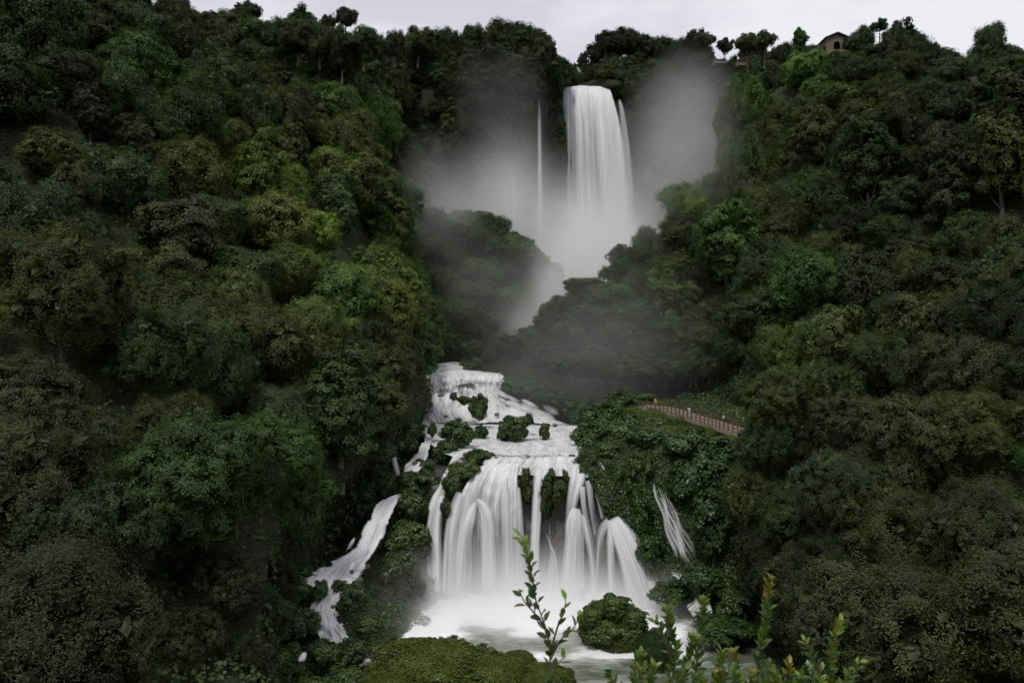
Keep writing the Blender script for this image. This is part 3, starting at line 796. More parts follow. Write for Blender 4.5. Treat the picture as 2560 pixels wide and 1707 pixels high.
# ============================================================ leaf cover on banks and cliffs
def leaf_cover(key, name, n, size, mat, region, seed, lump=0.8, s=0.25, color=(1, 1, 1), aspect=0.8, label=None):
    G = SHEETS[key]; Nn = grid_normals(G); rg = np.random.default_rng(seed)
    a = G[:-1, :-1]; b = G[:-1, 1:]; c = G[1:, :-1]
    area = np.linalg.norm(np.cross(b - a, c - a), axis=2)
    cen = (a + G[1:, 1:]) / 2
    px, py = proj(cen)
    m = np.vectorize(lambda x, y: bool(region(x, y)))(px, py) & (cen[..., 1] > 20)
    pr = (area * m / np.maximum(cen[..., 1], 30) ** 1.0).ravel(); pr /= pr.sum()
    q = rg.choice(len(pr), n, p=pr); i, j = np.divmod(q, area.shape[1])
    u = rg.random((n, 1)); v = rg.random((n, 1))
    p = G[i, j] * (1 - u) * (1 - v) + G[i, j + 1] * u * (1 - v) + G[i + 1, j] * (1 - u) * v + G[i + 1, j + 1] * u * v
    nn = Nn[i, j]
    f = np.array([mnoise.noise(Vector(tuple(float(x) for x in pt * s))) + .5 * mnoise.noise(Vector(tuple(float(x) for x in pt * s * 2.7))) for pt in p])
    p = p + nn * (np.clip(f + .35, 0, 1.2) * lump + rg.random(n) * .35)[:, None]
    nrm = norm(nn * .6 + np.array([0, 0, .55]) + rg.normal(size=p.shape) * .42)
    sz = size * (0.75 + 0.5 * rg.random())
    V, Q = leaf_quads(rg, p, nrm, size, aspect)
    tint = np.clip(.45 + .35 * f + rg.normal(size=n) * .15, 0, 1)
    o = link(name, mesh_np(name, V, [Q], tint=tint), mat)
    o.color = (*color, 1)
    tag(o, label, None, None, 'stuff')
    return o
leaf_cover('R', 'creepers', 90000, .40, M['leaf'], lambda x, y: 470 < x < 780 and 250 < y < 460, 1, 2.6, .10, (.55, .68, .5), label='creepers hanging down the shaded wall behind the footpath')  # lowered tint paints the hollow's shade into the leaves
leaf_cover('M', 'undergrowth', 22000, .6, M['leaf'], lambda x, y: y < 372, 2, 1.5, .15, (.9, 1.15, 1.0))
leaf_cover('G2', 'bank_plants', 60000, .30, M['broadleaf'], lambda x, y: True, 3, 1.0, .28)
leaf_cover('G', 'bank_plants', 60000, .30, M['broadleaf'], lambda x, y: x < 432 and y > 425 and x > 150, 4, .9, .3, (.8, .85, .9))
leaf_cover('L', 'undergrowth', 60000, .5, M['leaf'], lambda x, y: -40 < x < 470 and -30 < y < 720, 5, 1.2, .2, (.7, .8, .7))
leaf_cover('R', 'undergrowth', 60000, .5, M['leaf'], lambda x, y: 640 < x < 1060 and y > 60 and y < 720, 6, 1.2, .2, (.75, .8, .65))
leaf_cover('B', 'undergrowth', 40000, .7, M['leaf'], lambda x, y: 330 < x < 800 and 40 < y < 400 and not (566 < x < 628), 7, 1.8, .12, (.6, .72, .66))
for px, py, d, w_, h_, l in [(652, 415, 136, 34, 10, 'grassy hump below the left end of the footpath'), (634, 411, 142, 26, 9, 'grassy hump left of the footpath railing'), (700, 432, 122, 50, 12, 'bright grassy hump below the middle of the footpath'), (728, 440, 117, 40, 10, 'grassy hump below the right end of the footpath')]:
    GRASSY.append((px, py, d, w_, h_, l))
leaf_cover('G2', 'grass', 26000, .28, M['grass'], lambda x, y: 630 < x < 770 and 410 + (x - 641) * .27 < y < 448, 8, .55, .3, (1, 1, 1), .25)

# ============================================================ bushes and ivy mounds
BUSH = []
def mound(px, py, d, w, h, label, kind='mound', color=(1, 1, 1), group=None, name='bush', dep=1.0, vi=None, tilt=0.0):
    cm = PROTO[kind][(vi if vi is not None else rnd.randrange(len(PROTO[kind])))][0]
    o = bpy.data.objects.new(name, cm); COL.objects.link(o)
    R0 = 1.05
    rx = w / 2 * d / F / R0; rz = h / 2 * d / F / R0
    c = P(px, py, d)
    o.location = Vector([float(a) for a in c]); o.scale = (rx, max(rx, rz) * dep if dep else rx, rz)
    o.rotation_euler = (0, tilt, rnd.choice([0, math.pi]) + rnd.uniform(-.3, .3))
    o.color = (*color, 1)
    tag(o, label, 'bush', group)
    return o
G1, G2c, G3 = (1, 1, 1), (.85, .85, .95), (1.25, 1.1, .8)
RIM = [(586, 292, 193, 34, 26), (566, 310, 190, 34, 26), (549, 325, 188, 30, 22), (534, 337, 188, 32, 20), (516, 344, 190, 34, 18), (498, 352, 192, 30, 15), (610, 300, 188, 40, 30), (590, 322, 184, 40, 30), (566, 338, 182, 36, 24), (640, 320, 182, 44, 30), (618, 335, 180, 44, 26), (670, 335, 176, 44, 32), (700, 345, 170, 44, 32), (600, 350, 178, 44, 22), (545, 352, 180, 36, 20), (728, 352, 164, 44, 34)]
MOUNDS = [  # low tints on dim and hollow bushes paint shade into leaf colour
 # in the rapids and on the crest
 (516, 431, 137, 32, 27, 'rounded leafy islet in the middle of the white pool above the main fall', G1),
 (503, 436, 138, 12, 13, 'low leafy clump at the left side of the rounded islet', G1),
 (545, 433, 139, 11, 18, 'small upright green clump right of the rounded islet', G3),
 (530, 421, 143, 7, 14, 'thin mossy boulder standing in the rapids behind the islet', (.8, .75, .7)),
 (479, 411, 152, 17, 24, 'steep leafy outcrop in the middle of the upper rapids', G1),
 (465, 401, 156, 16, 9, 'small leafy ledge at the upper end of the steep outcrop', G1),
 (454, 397, 158, 8, 9, 'tiny tuft of leaves topmost in the upper rapids', G1),
 (481, 434, 140, 12, 13, 'small round bush between the outcrop and the ivy hump', G2c),
 (457, 438, 130, 30, 26, 'glossy ivy hump left of the white pool, upper lobe', G1),
 (446, 456, 127, 26, 26, 'glossy ivy hump left of the white pool, lower lobe', G2c),
 (432, 431, 136, 8, 14, 'small leaning tuft between the left channel and ivy hump', G3),
 (414, 434, 137, 26, 20, 'leafy mound left of the upper left channel', G1),
 (405, 447, 132, 22, 22, 'dark leafy mound below the one by the left channel', G2c),
 (391, 438, 136, 24, 22, 'shaded shrub under the left bank trees', (.7, .8, .8)),
 (480, 459, 121, 26, 15, 'leafy hummock at the left end of the crest', G1),
 (466, 473, 119, 30, 20, 'sloping leafy hummock under the crest, middle one', G3),
 (452, 490, 117, 20, 28, 'leafy hummock beside the thin side stream', G1),
 (446, 512, 115, 11, 22, 'lowest narrow leafy tip above the left column of water', G2c),
 (424, 470, 124, 18, 20, 'leafy knob between the left channel and side stream', G3),
 (420, 486, 121, 38, 26, 'top of the leafy ridge left of the main fall', G1),
 (408, 482, 121, 18, 18, 'upper left corner bush of the leafy ridge', G1),
 (412, 512, 117, 34, 34, 'second lobe down the leafy ridge left of the main fall', G2c),
 (405, 545, 113, 42, 40, 'third lobe down the leafy ridge, beside the left cascade', G1),
 (397, 575, 109, 46, 46, 'lowest big lobe of the leafy ridge beside the left column', (.75, .8, .85)),
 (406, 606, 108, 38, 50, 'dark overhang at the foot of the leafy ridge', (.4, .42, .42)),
 # left bank
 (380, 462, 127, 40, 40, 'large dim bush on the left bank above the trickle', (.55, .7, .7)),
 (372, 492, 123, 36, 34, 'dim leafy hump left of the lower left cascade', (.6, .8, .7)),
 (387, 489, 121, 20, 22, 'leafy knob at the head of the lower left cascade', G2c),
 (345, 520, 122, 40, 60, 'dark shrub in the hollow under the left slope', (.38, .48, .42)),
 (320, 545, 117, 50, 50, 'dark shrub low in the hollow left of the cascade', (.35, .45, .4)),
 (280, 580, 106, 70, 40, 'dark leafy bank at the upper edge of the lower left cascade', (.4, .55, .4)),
 # lower left pools
 (320, 592, 95, 17, 24, 'small upright bush standing in the lower left cascade', G1),
 (352, 599, 95, 36, 34, 'leafy boulder right of the lower left cascade', G2c),
 (338, 587, 97, 12, 14, 'little tuft at the top of the leafy boulder', G1),
 (319, 618, 93, 5, 9, 'tiny leafy stone in the lower left cascade', G1),
 (293, 592, 95, 40, 28, 'leafy hummock left of the small upright bush', G1),
 (262, 600, 94, 40, 30, 'leafy hummock further left beside the tiny falls', G1),
 (298, 628, 90, 44, 40, 'grey-green bush left of the lowest white pool', (.85, .95, 1.3)),
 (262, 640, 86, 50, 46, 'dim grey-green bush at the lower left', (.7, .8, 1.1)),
 (225, 620, 88, 50, 44, 'dark leafy clump at the edge of the left shade', (.5, .65, .55)),
 (323, 656, 86, 36, 30, 'ivy clump below the lowest white pool', G1),
 (290, 665, 84, 50, 36, 'bright leafy clump at the bottom left of the pools', (1, 1.15, .8)),
 (250, 676, 82, 56, 36, 'leafy clump at the bottom edge, leftmost of the bright ones', (.8, .95, .7)),
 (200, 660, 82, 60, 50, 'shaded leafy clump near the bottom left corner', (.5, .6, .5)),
 (372, 632, 93, 36, 36, 'yellowish leafy bush between the two lower pools', G3),
 (352, 655, 88, 34, 30, 'low leafy bush under the yellowish one', G1),
 (385, 648, 90, 30, 24, 'brownish leafy bush at the edge of the spray', (1.1, .9, .7)),
 (348, 684, 84, 50, 34, 'leafy clump on the bottom edge below the pools', G1),
 (310, 690, 82, 50, 30, 'low clump cut by the bottom edge', (.9, 1, .8)),
 # in the main fall
 (525, 482, 117.5, 9, 26, 'narrow mossy pillar parting the main fall, left one', (1.2, 1.0, .8)),
 (526, 497, 117, 10, 26, 'lower end of the left mossy pillar', (.8, .7, .6)),
 (552, 478, 118, 11, 18, 'mossy head of the double pillar in the main fall', (1.2, 1.0, .8)),
 (558, 494, 117, 17, 24, 'right half of the double mossy pillar', (1.2, 1.0, .8)),
 (547, 503, 116.5, 13, 36, 'left half of the double mossy pillar', (.9, .8, .65)),
 (566, 480, 118, 8, 18, 'slim mossy pillar right of the double one', (1.2, 1.05, .8)),
 (586, 468, 119, 22, 24, 'grey-green mossy shoulder at the right end of the crest', (1.0, .95, .9)),
 (594, 484, 117.5, 12, 28, 'mossy tongue hanging below the right end of the crest', (1.0, .95, .8)),
 (616, 477, 117.5, 12, 26, 'mossy tongue between the two right side streams', (.9, .9, .8)),
 # right bank
 (590, 440, 132, 32, 26, 'grey-green bush at the right shore of the white pool', (1.0, 1.05, 1.2)),
 (604, 420, 142, 34, 26, 'bush on the shore behind the grey-green one', (.9, 1, 1.1)),
 (620, 407, 146, 30, 24, 'rounded bush on top of the right bank', (.95, 1, 1.0)),
 (644, 398, 150, 20, 9, 'low bush at the far left end of the footpath', (1.1, 1.2, .9)),
 (626, 432, 134, 40, 28, 'wide leafy bush in the middle of the right bank', (.95, 1, .9)),
 (608, 456, 124, 34, 24, 'leafy bush right above the right side streams', (.9, 1, .9)),
 (650, 443, 125, 40, 24, 'leafy bush under the grassy terrace', (.85, .95, .95)),
 (690, 447, 120, 46, 30, 'bluish green shrub below the footpath', (.8, .95, 1.2)),
 (722, 462, 116, 40, 34, 'dark shrub right below the footpath end', (.6, .75, .75)),
 (640, 476, 118, 24, 36, 'ivy curtain left of the narrow right fall, top', (.95, 1.0, .8)),
 (640, 515, 114.5, 22, 46, 'ivy curtain left of the narrow right fall, middle', (.8, .95, .75)),
 (652, 560, 111.5, 30, 50, 'ivy curtain left of the narrow right fall, bottom', (.6, .75, .6)),
 (690, 490, 114, 44, 50, 'dark ivy slope right of the narrow right fall', (.6, .8, .75)),
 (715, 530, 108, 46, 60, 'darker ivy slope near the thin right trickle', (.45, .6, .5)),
 (700, 512, 110, 16, 18, 'bright tuft hanging above the narrow right fall', (1.3, 1.3, .8)),
 (672, 595, 105, 40, 22, 'leafy hump at the foot of the narrow right fall', (.85, .95, .8)),
 (705, 586, 103, 40, 34, 'dark leafy hump right of the fall foot', (.55, .75, .7)),
 (735, 606, 99, 44, 34, 'olive leafy hump at the right pool side', (.7, .75, .5)),
 (725, 632, 96, 60, 26, 'low leafy bank behind the foreground shrub', (.7, .85, .6)),
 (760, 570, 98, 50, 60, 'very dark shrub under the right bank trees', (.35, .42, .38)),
 # bank behind the rapids
 (470, 352, 228, 40, 16, 'misty bush above the top of the rapids', (.8, 1, 1.1)),
 (441, 347, 226, 26, 16, 'misty bush at the left of the river bend', (.9, 1.1, .9)),
 (480, 364, 200, 30, 13, 'bush between the river bend and the crest', (.8, .95, 1.0)),
 (510, 364, 192, 30, 22, 'bush at the right end of the upper crest', (.8, .95, 1.0)),
 (524, 390, 178, 40, 20, 'bush on the right shore below the upper crest', (.8, .9, .95)),
 (555, 402, 168, 44, 22, 'rounded misty bush on the shore of the rapids', (.8, .88, .95)),
 (577, 412, 160, 26, 22, 'small misty bush by the dark wall', (.75, .85, .9)),
]
RW = ['on the rim of the misty ridge edge', 'on the ridge slope under the rim']
for k_, (px, py, d, w_, h_) in enumerate(RIM):
    continue
    mound(px, py, d, w_ * 1.15, h_ * 1.3, ['greyish', 'deep green', 'olive', 'dark'][k_ % 4] + ' bush ' + (RW[0] if k_ < 6 else RW[1]) + ', ' + ['first', 'second', 'third', 'fourth', 'fifth', 'sixth', 'seventh', 'eighth', 'ninth', 'tenth'][k_ if k_ < 6 else k_ - 6] + ' from the top', 'mound', tuple(c * (.8, .65, .9, .6)[k_ % 4] for c in (1.1, 1.0, 1.2)), 'bushes on the ridge rim', 'ridge_bush')
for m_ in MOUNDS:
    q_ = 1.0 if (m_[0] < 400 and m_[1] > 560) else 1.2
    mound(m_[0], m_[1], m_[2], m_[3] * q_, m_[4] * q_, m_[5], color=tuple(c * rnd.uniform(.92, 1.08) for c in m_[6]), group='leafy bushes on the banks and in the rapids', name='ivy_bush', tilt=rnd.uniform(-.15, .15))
def boulder(px, py, d, w_, h_, label, k):
    v = ICO_V * np.array([w_ * .5 * d / F, w_ * .45 * d / F, h_ * .5 * d / F])
    v = v * (1 + .35 * np.array([mnoise.noise(Vector((float(q[0]) * 1.3 + k * 7, float(q[1]) * 1.3, float(q[2]) * 1.6))) for q in ICO_V * 1.5]))[:, None]
    o = link('boulder', mesh_np('boulder', v, [ICO_F], smooth=False), M['rock'], None, P(px, py, d))
    tag(o, label, 'boulder', 'dark wet boulders in the running water')
for k, (px, py, d, w_, h_, l) in enumerate([(431, 404, 166, 6, 5, 'dark wet stone left in the upper rapids'), (446, 417, 162.5, 5, 5, 'small dark stone at the foot of the left steps'), (441, 395, 169, 7, 3, 'flat dark stone on the second step'), (508, 399, 169, 8, 3, 'low dark stone where the rapids bend right'),
    (497, 414, 160, 5, 4, 'dark stone below the steep leafy outcrop'), (555, 425, 150, 5, 4, 'small stone near the right shore of the pool'), (386, 574, 101.5, 7, 6, 'dark boulder at the right edge of the left cascade'), (352, 571, 101, 5, 4, 'small dark boulder inside the left cascade'),
    (360, 579, 99.5, 7, 6, 'dark boulder low in the left cascade'), (345, 581, 98.5, 5, 3, 'flat dark stone low in the left cascade'), (368, 566, 103, 5, 5, 'dark stone under the big ivy lobe'), (415, 463, 123.5, 6, 5, 'dark stone dividing the upper side run'), (333, 606, 92.5, 5, 4, 'dark stone in the lowest run'),
    (592, 612, 109, 8, 6, 'dark rock at the foot of the right fans'), (583, 596, 111, 6, 16, 'dark wet rock between two falling fans'), (572, 455, 120.5, 7, 3, 'flat stone on the crest near the right end'), (500, 461, 119.4, 5, 2.5, 'small stone on the crest left of the pillar')]):
    boulder(px, py, d, w_, h_, l, k)
FR = [(392, 668, 83.5, 44, 34), (420, 656, 84.5, 36, 26), (455, 650, 85.5, 34, 22), (484, 658, 84.5, 34, 22), (440, 676, 81.5, 60, 30), (505, 674, 82.5, 38, 26), (535, 678, 82, 34, 26), (400, 690, 80.5, 50, 26), (475, 686, 80.5, 50, 24), (560, 688, 81, 30, 24)]
for k, (px, py, d, w_, h_) in enumerate(FR):
    mound(px, py, d, w_, h_, 'leafy olive hump on the mossy bank along the bottom, ' + ['first', 'second', 'third', 'fourth', 'fifth', 'sixth', 'seventh', 'eighth', 'ninth', 'tenth'][sorted(range(10), key=lambda i: FR[i][0]).index(k)] + ' from the left', 'mound', tuple(c * rnd.uniform(.9, 1.15) for c in (1.35, 1.15, .7)), 'leafy humps on the bottom bank', 'bank_hump', .9)
for k, (dx, dy, w_) in enumerate([(-20, -8, 34), (2, -18, 40), (22, -6, 34), (-8, 6, 44), (16, 12, 40)]):
    mound(613 + dx, 628 + dy, 94.6 + k * .1, w_, w_ * .8, ['left shoulder', 'top', 'right shoulder', 'front', 'lower right'][k] + ' leaf mass of the round bush in the lower pool', 'mound', (1.2, 1.1, .7), 'leaf masses of the pool bush', 'pool_bush', .8)
mound(613, 630, 97, 72, 62, 'big smooth dome bush in the lower pool under the falls', 'moss', (1.2, 1.25, 1.0), name='dome_bush', dep=.9, vi=1)
mound(655, 655, 90, 44, 50, 'dull blue-green bush right behind the dome bush', 'moss', (.55, .75, .8), name='dome_bush', dep=.9)
for px, py, d, w_, h_, l in [(430, 668, 84, 130, 56, 'wide low mossy bush in front of the pool, leftmost big one'), (490, 676, 83, 90, 44, 'low mossy bush at the bottom edge under the spray'),
                             (519, 665, 84.5, 40, 32, 'small round mossy bush at the bottom edge'), (545, 682, 82, 66, 40, 'mossy bush behind the foreground sprig'), (395, 690, 81, 80, 44, 'mossy bush in the bottom edge left of the pool'), (470, 655, 86, 26, 14, 'tiny mossy hump against the pool')]:
    mound(px, py, d, w_, h_, l, 'moss', (1.5, 1.45, 1.0), 'mossy bushes along the bottom edge', 'mossy_bush', .8)

for g_ in GRASSY:
    mound(*g_, kind='moss', color=(1.7, 1.9, 1.0), group='grassy humps by the footpath', name='grassy_hump', dep=.5)
# ============================================================ water
def noise1(x, seed):
    return mnoise.noise(Vector((float(x), seed * 3.7, 0.5)))

def strand(name, pts, parent=None, mat='fall', nu=13, mv=6, bulge=.25, seed=0, ridge=.12, label=None, cat=None, edge=2.2, group=None, fade=.10):
    """a falling sheet: pts = (px, py, depth, width px, thickness 0..1)"""
    a = np.array(pts, float)
    A = cr_matrix(len(a), mv)
    c = A @ np.array([P(*q[:3]) for q in a]); w_ = np.maximum(A @ (a[:, 3] * a[:, 2] / F), .05); th = np.clip(A @ a[:, 4], 0, 1)
    tt = np.linspace(0, 1, len(th)); th = th * np.clip(tt / (fade * .5), 0.0, 1) * np.clip((1 - tt) / fade, 0, 1)
    # direction across the flow: horizontal, seen face on
    t = norm(np.gradient(c, axis=0))
    acr = norm(np.cross(t, np.array([0, 1, 0.0]) + 0 * t)); acr[acr[:, 0] < 0] *= -1
    L_ = np.concatenate([[0], np.cumsum(np.linalg.norm(np.diff(c, axis=0), axis=1))])
    u = np.linspace(-1, 1, nu)
    R_ = np.array([noise1(x * 3.3, seed) for x in u])
    V = c[:, None] + acr[:, None] * (u[None, :, None] * w_[:, None, None] / 2)
    V[..., 1] -= bulge * w_[:, None] * (1 - u ** 2)[None] * .5
    V[..., 1] += ridge * w_[:, None] * R_[None]
    thick = th[:, None] * (1 - np.abs(u) ** edge)[None]
    wm = float(w_.mean())
    uv = np.stack([np.repeat((u * wm / 2)[None], len(c), 0) + seed * 11.3, np.repeat(L_[:, None], nu, 1) + seed * 5.1], -1)
    me = mesh_np(name, V.reshape(-1, 3), [grid_faces(len(c), nu)], uv=uv.reshape(-1, 2), attrs={'thick': thick}, smooth=True)
    o = link(name, me, M[mat], parent)
    if cat: tag(o, label, cat, group)
    return o

def water_loft(name, rows, n, mu, mv, mat, amp=.0, s=.5, thick=1.0, edge=.06, seed=0, parent=None, rough=1.0, fades=(0, 0)):
    G = loft([resample(r, n) for r in rows], mu, mv)
    R_, C_ = G.shape[:2]
    Lv = np.concatenate([[0], np.cumsum(np.linalg.norm(np.diff(G[:, C_ // 2], axis=0), axis=1))])
    Lu = np.linspace(0, 1, C_) * np.linalg.norm(G[:, -1] - G[:, 0], axis=1).mean()
    if amp:
        N_ = grid_normals(G)
        D = np.zeros((R_, C_))
        for r in range(R_):
            for c in range(C_):
                q = Vector((float(Lu[c] * s * 1.6), float(Lv[r] * s * .45), seed))
                D[r, c] = 1 - abs(mnoise.noise(q)) * 2 + .5 * mnoise.noise(q * 2.7)
        G = G + N_ * (D * amp)[..., None]
    u = np.linspace(0, 1, C_); v = np.linspace(0, 1, R_)
    wav = np.array([[mnoise.noise(Vector((q * 9 + seed, 4.0 * sgn, seed))) + .6 * mnoise.noise(Vector((q * 31 + seed, 4.0 * sgn, seed))) for sgn in (0, 1)] for q in v])
    wav *= rough
    if edge:
        el = u[None] - edge * (.5 + 1.3 * np.clip(wav[:, :1] + .2, -.4, 1)); er = 1 - u[None] - edge * (.5 + 1.3 * np.clip(wav[:, 1:] + .2, -.4, 1))
        e = np.clip(np.minimum(el, er) / edge, 0, 1)
    else: e = np.ones((R_, C_))
    f = np.ones(R_)
    if fades[0]: f *= np.clip(v / fades[0], 0, 1)
    if fades[1]: f *= np.clip((1 - v) / fades[1], 0, 1)
    T = thick * e * f[:, None] if not callable(thick) else thick(u[None], v[:, None]) * e * f[:, None]
    T = np.broadcast_to(T, (R_, C_))
    uv = np.stack(np.broadcast_arrays(Lu[None] + seed * 7, Lv[:, None] + seed * 3), -1)
    me = mesh_np(name, G.reshape(-1, 3), [grid_faces(R_, C_)], uv=uv.reshape(-1, 2), attrs={'thick': T}, smooth=True)
    return link(name, me, M[mat], parent)

# --- the high fall
root = empty('waterfall', P(595, 300, 322), 'high waterfall plunging from the wooded cliff into mist', 'waterfall')
def loc_parent(o, root):
    o.parent = root; o.matrix_parent_inverse = Matrix.Translation(root.location).inverted(); return o
hf = [[(559, 87.5, 352), (580, 86, 352), (600, 87, 352), (611, 89, 350)],
      [(558, 88.5, 340), (580, 87, 338), (600, 88, 338), (613, 92, 338)],
      [(558, 96, 334), (580, 95, 330), (601, 98, 330), (618, 106, 332)],
      [(558, 130, 331), (582, 130, 326), (604, 132, 326), (626, 135, 329)],
      [(558, 190, 330), (583, 190, 324), (608, 190, 324), (633, 190, 328)],
      [(557, 260, 329), (584, 260, 323), (610, 260, 323), (638, 260, 327)],
      [(556, 330, 329), (585, 330, 322), (610, 330, 322), (637, 330, 326)]]
def hth(u, v):
    return np.clip(1.0 - .38 * v + 0 * u + .2 * np.sin(u * 9), 0, 1)
loc_parent(water_loft('curtain', hf, 10, 7, 7, 'upfall', .45, .35, hth, .06, 3, rough=.1, fades=(0, .25)), root)
loc_parent(strand('stream', [(619, 98, 333, 4, .4), (622, 112, 330, 8, .5), (626, 150, 327, 12, .5), (630, 210, 326, 15, .45), (636, 330, 325, 18, .4)], None, 'upfall', seed=4), root)
loc_parent(strand('stream', [(577, 90, 326, 3, .6), (579, 120, 322, 9, .75), (581, 190, 320, 11, .7), (582, 300, 318, 16, .5)], None, 'upfall', seed=5), root)
loc_parent(strand('stream', [(568, 90, 328, 3, .6), (568, 120, 325, 6, .7), (569, 190, 323, 8, .7), (571, 300, 321, 12, .5)], None, 'upfall', seed=6), root)
strand('thin_waterfall', [(538, 78, 296, 1.4, .15), (539, 100, 295, 4, .36), (539.5, 140, 293, 7, .46), (540, 200, 291, 10, .48), (541, 260, 290, 18, .36), (542, 300, 290, 24, .25)], None, 'upfall', seed=7,
       label='thin veil of water falling left of the high waterfall', cat='waterfall', edge=1.6)
strand('thin_waterfall', [(512, 160, 284, 3, .2), (514, 200, 283, 10, .4), (516, 250, 282, 18, .4), (518, 300, 281, 24, .3)], None, 'upfall', seed=8,
       label='faint second veil of water inside the mist, left of the thin one', cat='waterfall', edge=1.4)

# --- rapids between the bend and the crest
tag(water_loft('upper_river', [
    [(471, 356.5, 250), (474.5, 357, 250)], [(462, 359.5, 232), (472, 362, 232)], [(440, 363, 212), (463, 368, 205)],
    [(424, 367, 200), (470, 370, 196)], [(420, 371, 190), (480, 371, 190), (503, 372.5, 189)], [(418, 376, 182), (460, 373.4, 184), (504, 373.6, 184)]], 12, 4, 6, 'rapid', .05, .9, 1.0, .02, 1), kind='structure')
tag(water_loft('upper_rapids', [
    [(418, 376, 182), (460, 373.4, 184), (504, 373.6, 184)],
    [(416, 384, 180), (440, 379.5, 181), (470, 379, 181), (490, 380, 182), (510, 383, 182)],
    [(413, 395, 177), (440, 388, 177), (470, 389, 177), (490, 391, 177), (500, 395, 177)],
    [(412, 408, 172), (438, 400, 170), (468, 402, 168), (495, 400, 172), (524, 405, 173)],
    [(411, 421, 167), (436, 411, 165), (462, 412, 163), (498, 412, 164), (550, 415, 168)],
    [(412, 427, 162), (440, 423, 161), (472, 424, 160), (510, 421, 158), (582, 427, 160)]], 20, 6, 9, 'rapid', .30, .8, lambda u, v: np.clip(.74 + 0 * u + .3 * np.cos(v * 6.3) + .2 * (u > .5), 0, 1), .035, 2), kind='structure')
tag(water_loft('white_pool', [
    [(402, 422.5, 163), (440, 422.5, 163), (500, 422.5, 163), (584, 424, 162)],
    [(412, 431, 149), (440, 431, 149), (500, 431, 149), (584, 432, 149)],
    [(426, 441, 137), (460, 441, 137), (520, 441, 137), (584, 441, 137)],
    [(438, 451, 127), (470, 451, 127), (520, 451, 126), (582, 451, 126)],
    [(452, 457.5, 121.5), (490, 457.5, 120.5), (530, 457.5, 120), (580, 457.5, 120.5)]], 16, 4, 8, 'rapid', .16, .3, lambda u, v: np.clip(1.1 - .75 * np.exp(-((v - .95) / .11) ** 2) * np.clip(1.25 - abs(u - .6) * 1.2, 0, 1), 0, 1), .01, 3), kind='structure')

root = empty('rapids_fall', P(440, 424, 163), 'small stepped falls on the left of the upper rapids', 'waterfall')
rr_ = random.Random(4)
for k in range(15):   # first step under the upper crest
    x = 419 + k * 5.9 + rr_.uniform(-1.5, 1.5); w_ = rr_.uniform(5, 10)
    y0 = 377 - min(3.5, k * .5) + rr_.uniform(-.4, .4); dx = (k - 4) * .25
    loc_parent(strand('stream', [(x, y0, 181.5, w_ * .6, .7), (x + dx * .3, y0 + 4, 179.5, w_, .9), (x + dx, y0 + 10 + rr_.uniform(0, 4), 177, w_ * 1.2, .6)], None, 'fall', 9, 6, .15, 200 + k, edge=1.8, fade=.5), root)
for k in range(12):   # second step, rounded fans over hidden rocks
    x = 417 + k * 5.0 + rr_.uniform(-1.5, 1.5); w_ = rr_.uniform(7, 13); y0 = 392 + rr_.uniform(-2, 8) + abs(k - 5) * .3
    loc_parent(strand('stream', [(x + 1.5, y0, 171.5, w_ * .5, .8), (x + .5, y0 + 5, 169, w_, .95), (x - .5, y0 + 13, 166.5, w_ * 1.35, .85), (x - 1, min(425, y0 + 27), 164.5, w_ * 1.5, .7)], None, 'fall', 11, 6, .3, 230 + k, edge=1.8, fade=.4), root)
for k in range(22):   # the long run down to the right
    t_ = rr_.random(); x = 480 + t_ * 74 + rr_.uniform(-4, 4); y0 = 386 + t_ * 22 + rr_.uniform(-3, 6); w_ = rr_.uniform(5, 9)
    loc_parent(strand('stream', [(x - 10, y0 - 2, 174 - t_ * 8, w_ * .6, .5), (x, y0 + 4, 171.5 - t_ * 7, w_, .7), (x + 14, y0 + 12, 168 - t_ * 5, w_ * 1.2, .5)], None, 'fall', 9, 6, .1, 260 + k, edge=1.6, fade=.5), root)

# --- the wide lower fall
root = empty('waterfall', P(540, 610, 112), 'wide white lower waterfall spreading over the mossy rock ledge', 'waterfall')
crest = water_loft('crest', [
    [(484, 457.0, 121), (520, 457.2, 120.3), (550, 457.2, 120), (582, 457.0, 120.5)],
    [(482, 460.5, 119.5), (520, 460.0, 119), (550, 460.0, 119), (584, 460.0, 119)],
    [(478, 466, 118.6), (515, 465.5, 118.2), (548, 465.5, 118.2), (592, 467, 118.2)],
    [(470, 476, 117.8), (510, 475, 117.4), (545, 475, 117.4), (600, 478, 117.4)]], 16, 5, 8, 'rapid', .22, .5, .95, .03, 4)
loc_parent(crest, root)
sh = [[(482, 466, 118.4), (500, 464, 118), (522, 464, 118)],
      [(470, 476, 117.6), (494, 473, 116.8), (521, 474, 116.8)],
      [(459, 494, 116.2), (488, 490, 115.2), (522, 490, 115.4)],
      [(451, 520, 115), (484, 520, 114), (523, 520, 114.2)],
      [(447, 560, 114), (484, 560, 113.2), (525, 560, 113.4)],
      [(445, 612, 113), (484, 614, 112.3), (528, 614, 112.4)]]
loc_parent(water_loft('curtain', sh, 14, 6, 9, 'fall', .28, .8, lambda u, v: np.clip(.90 - .58 * v * np.exp(-((u - .5) / .30) ** 2) - .20 * v, 0, 1), .05, 5, rough=.2), root)
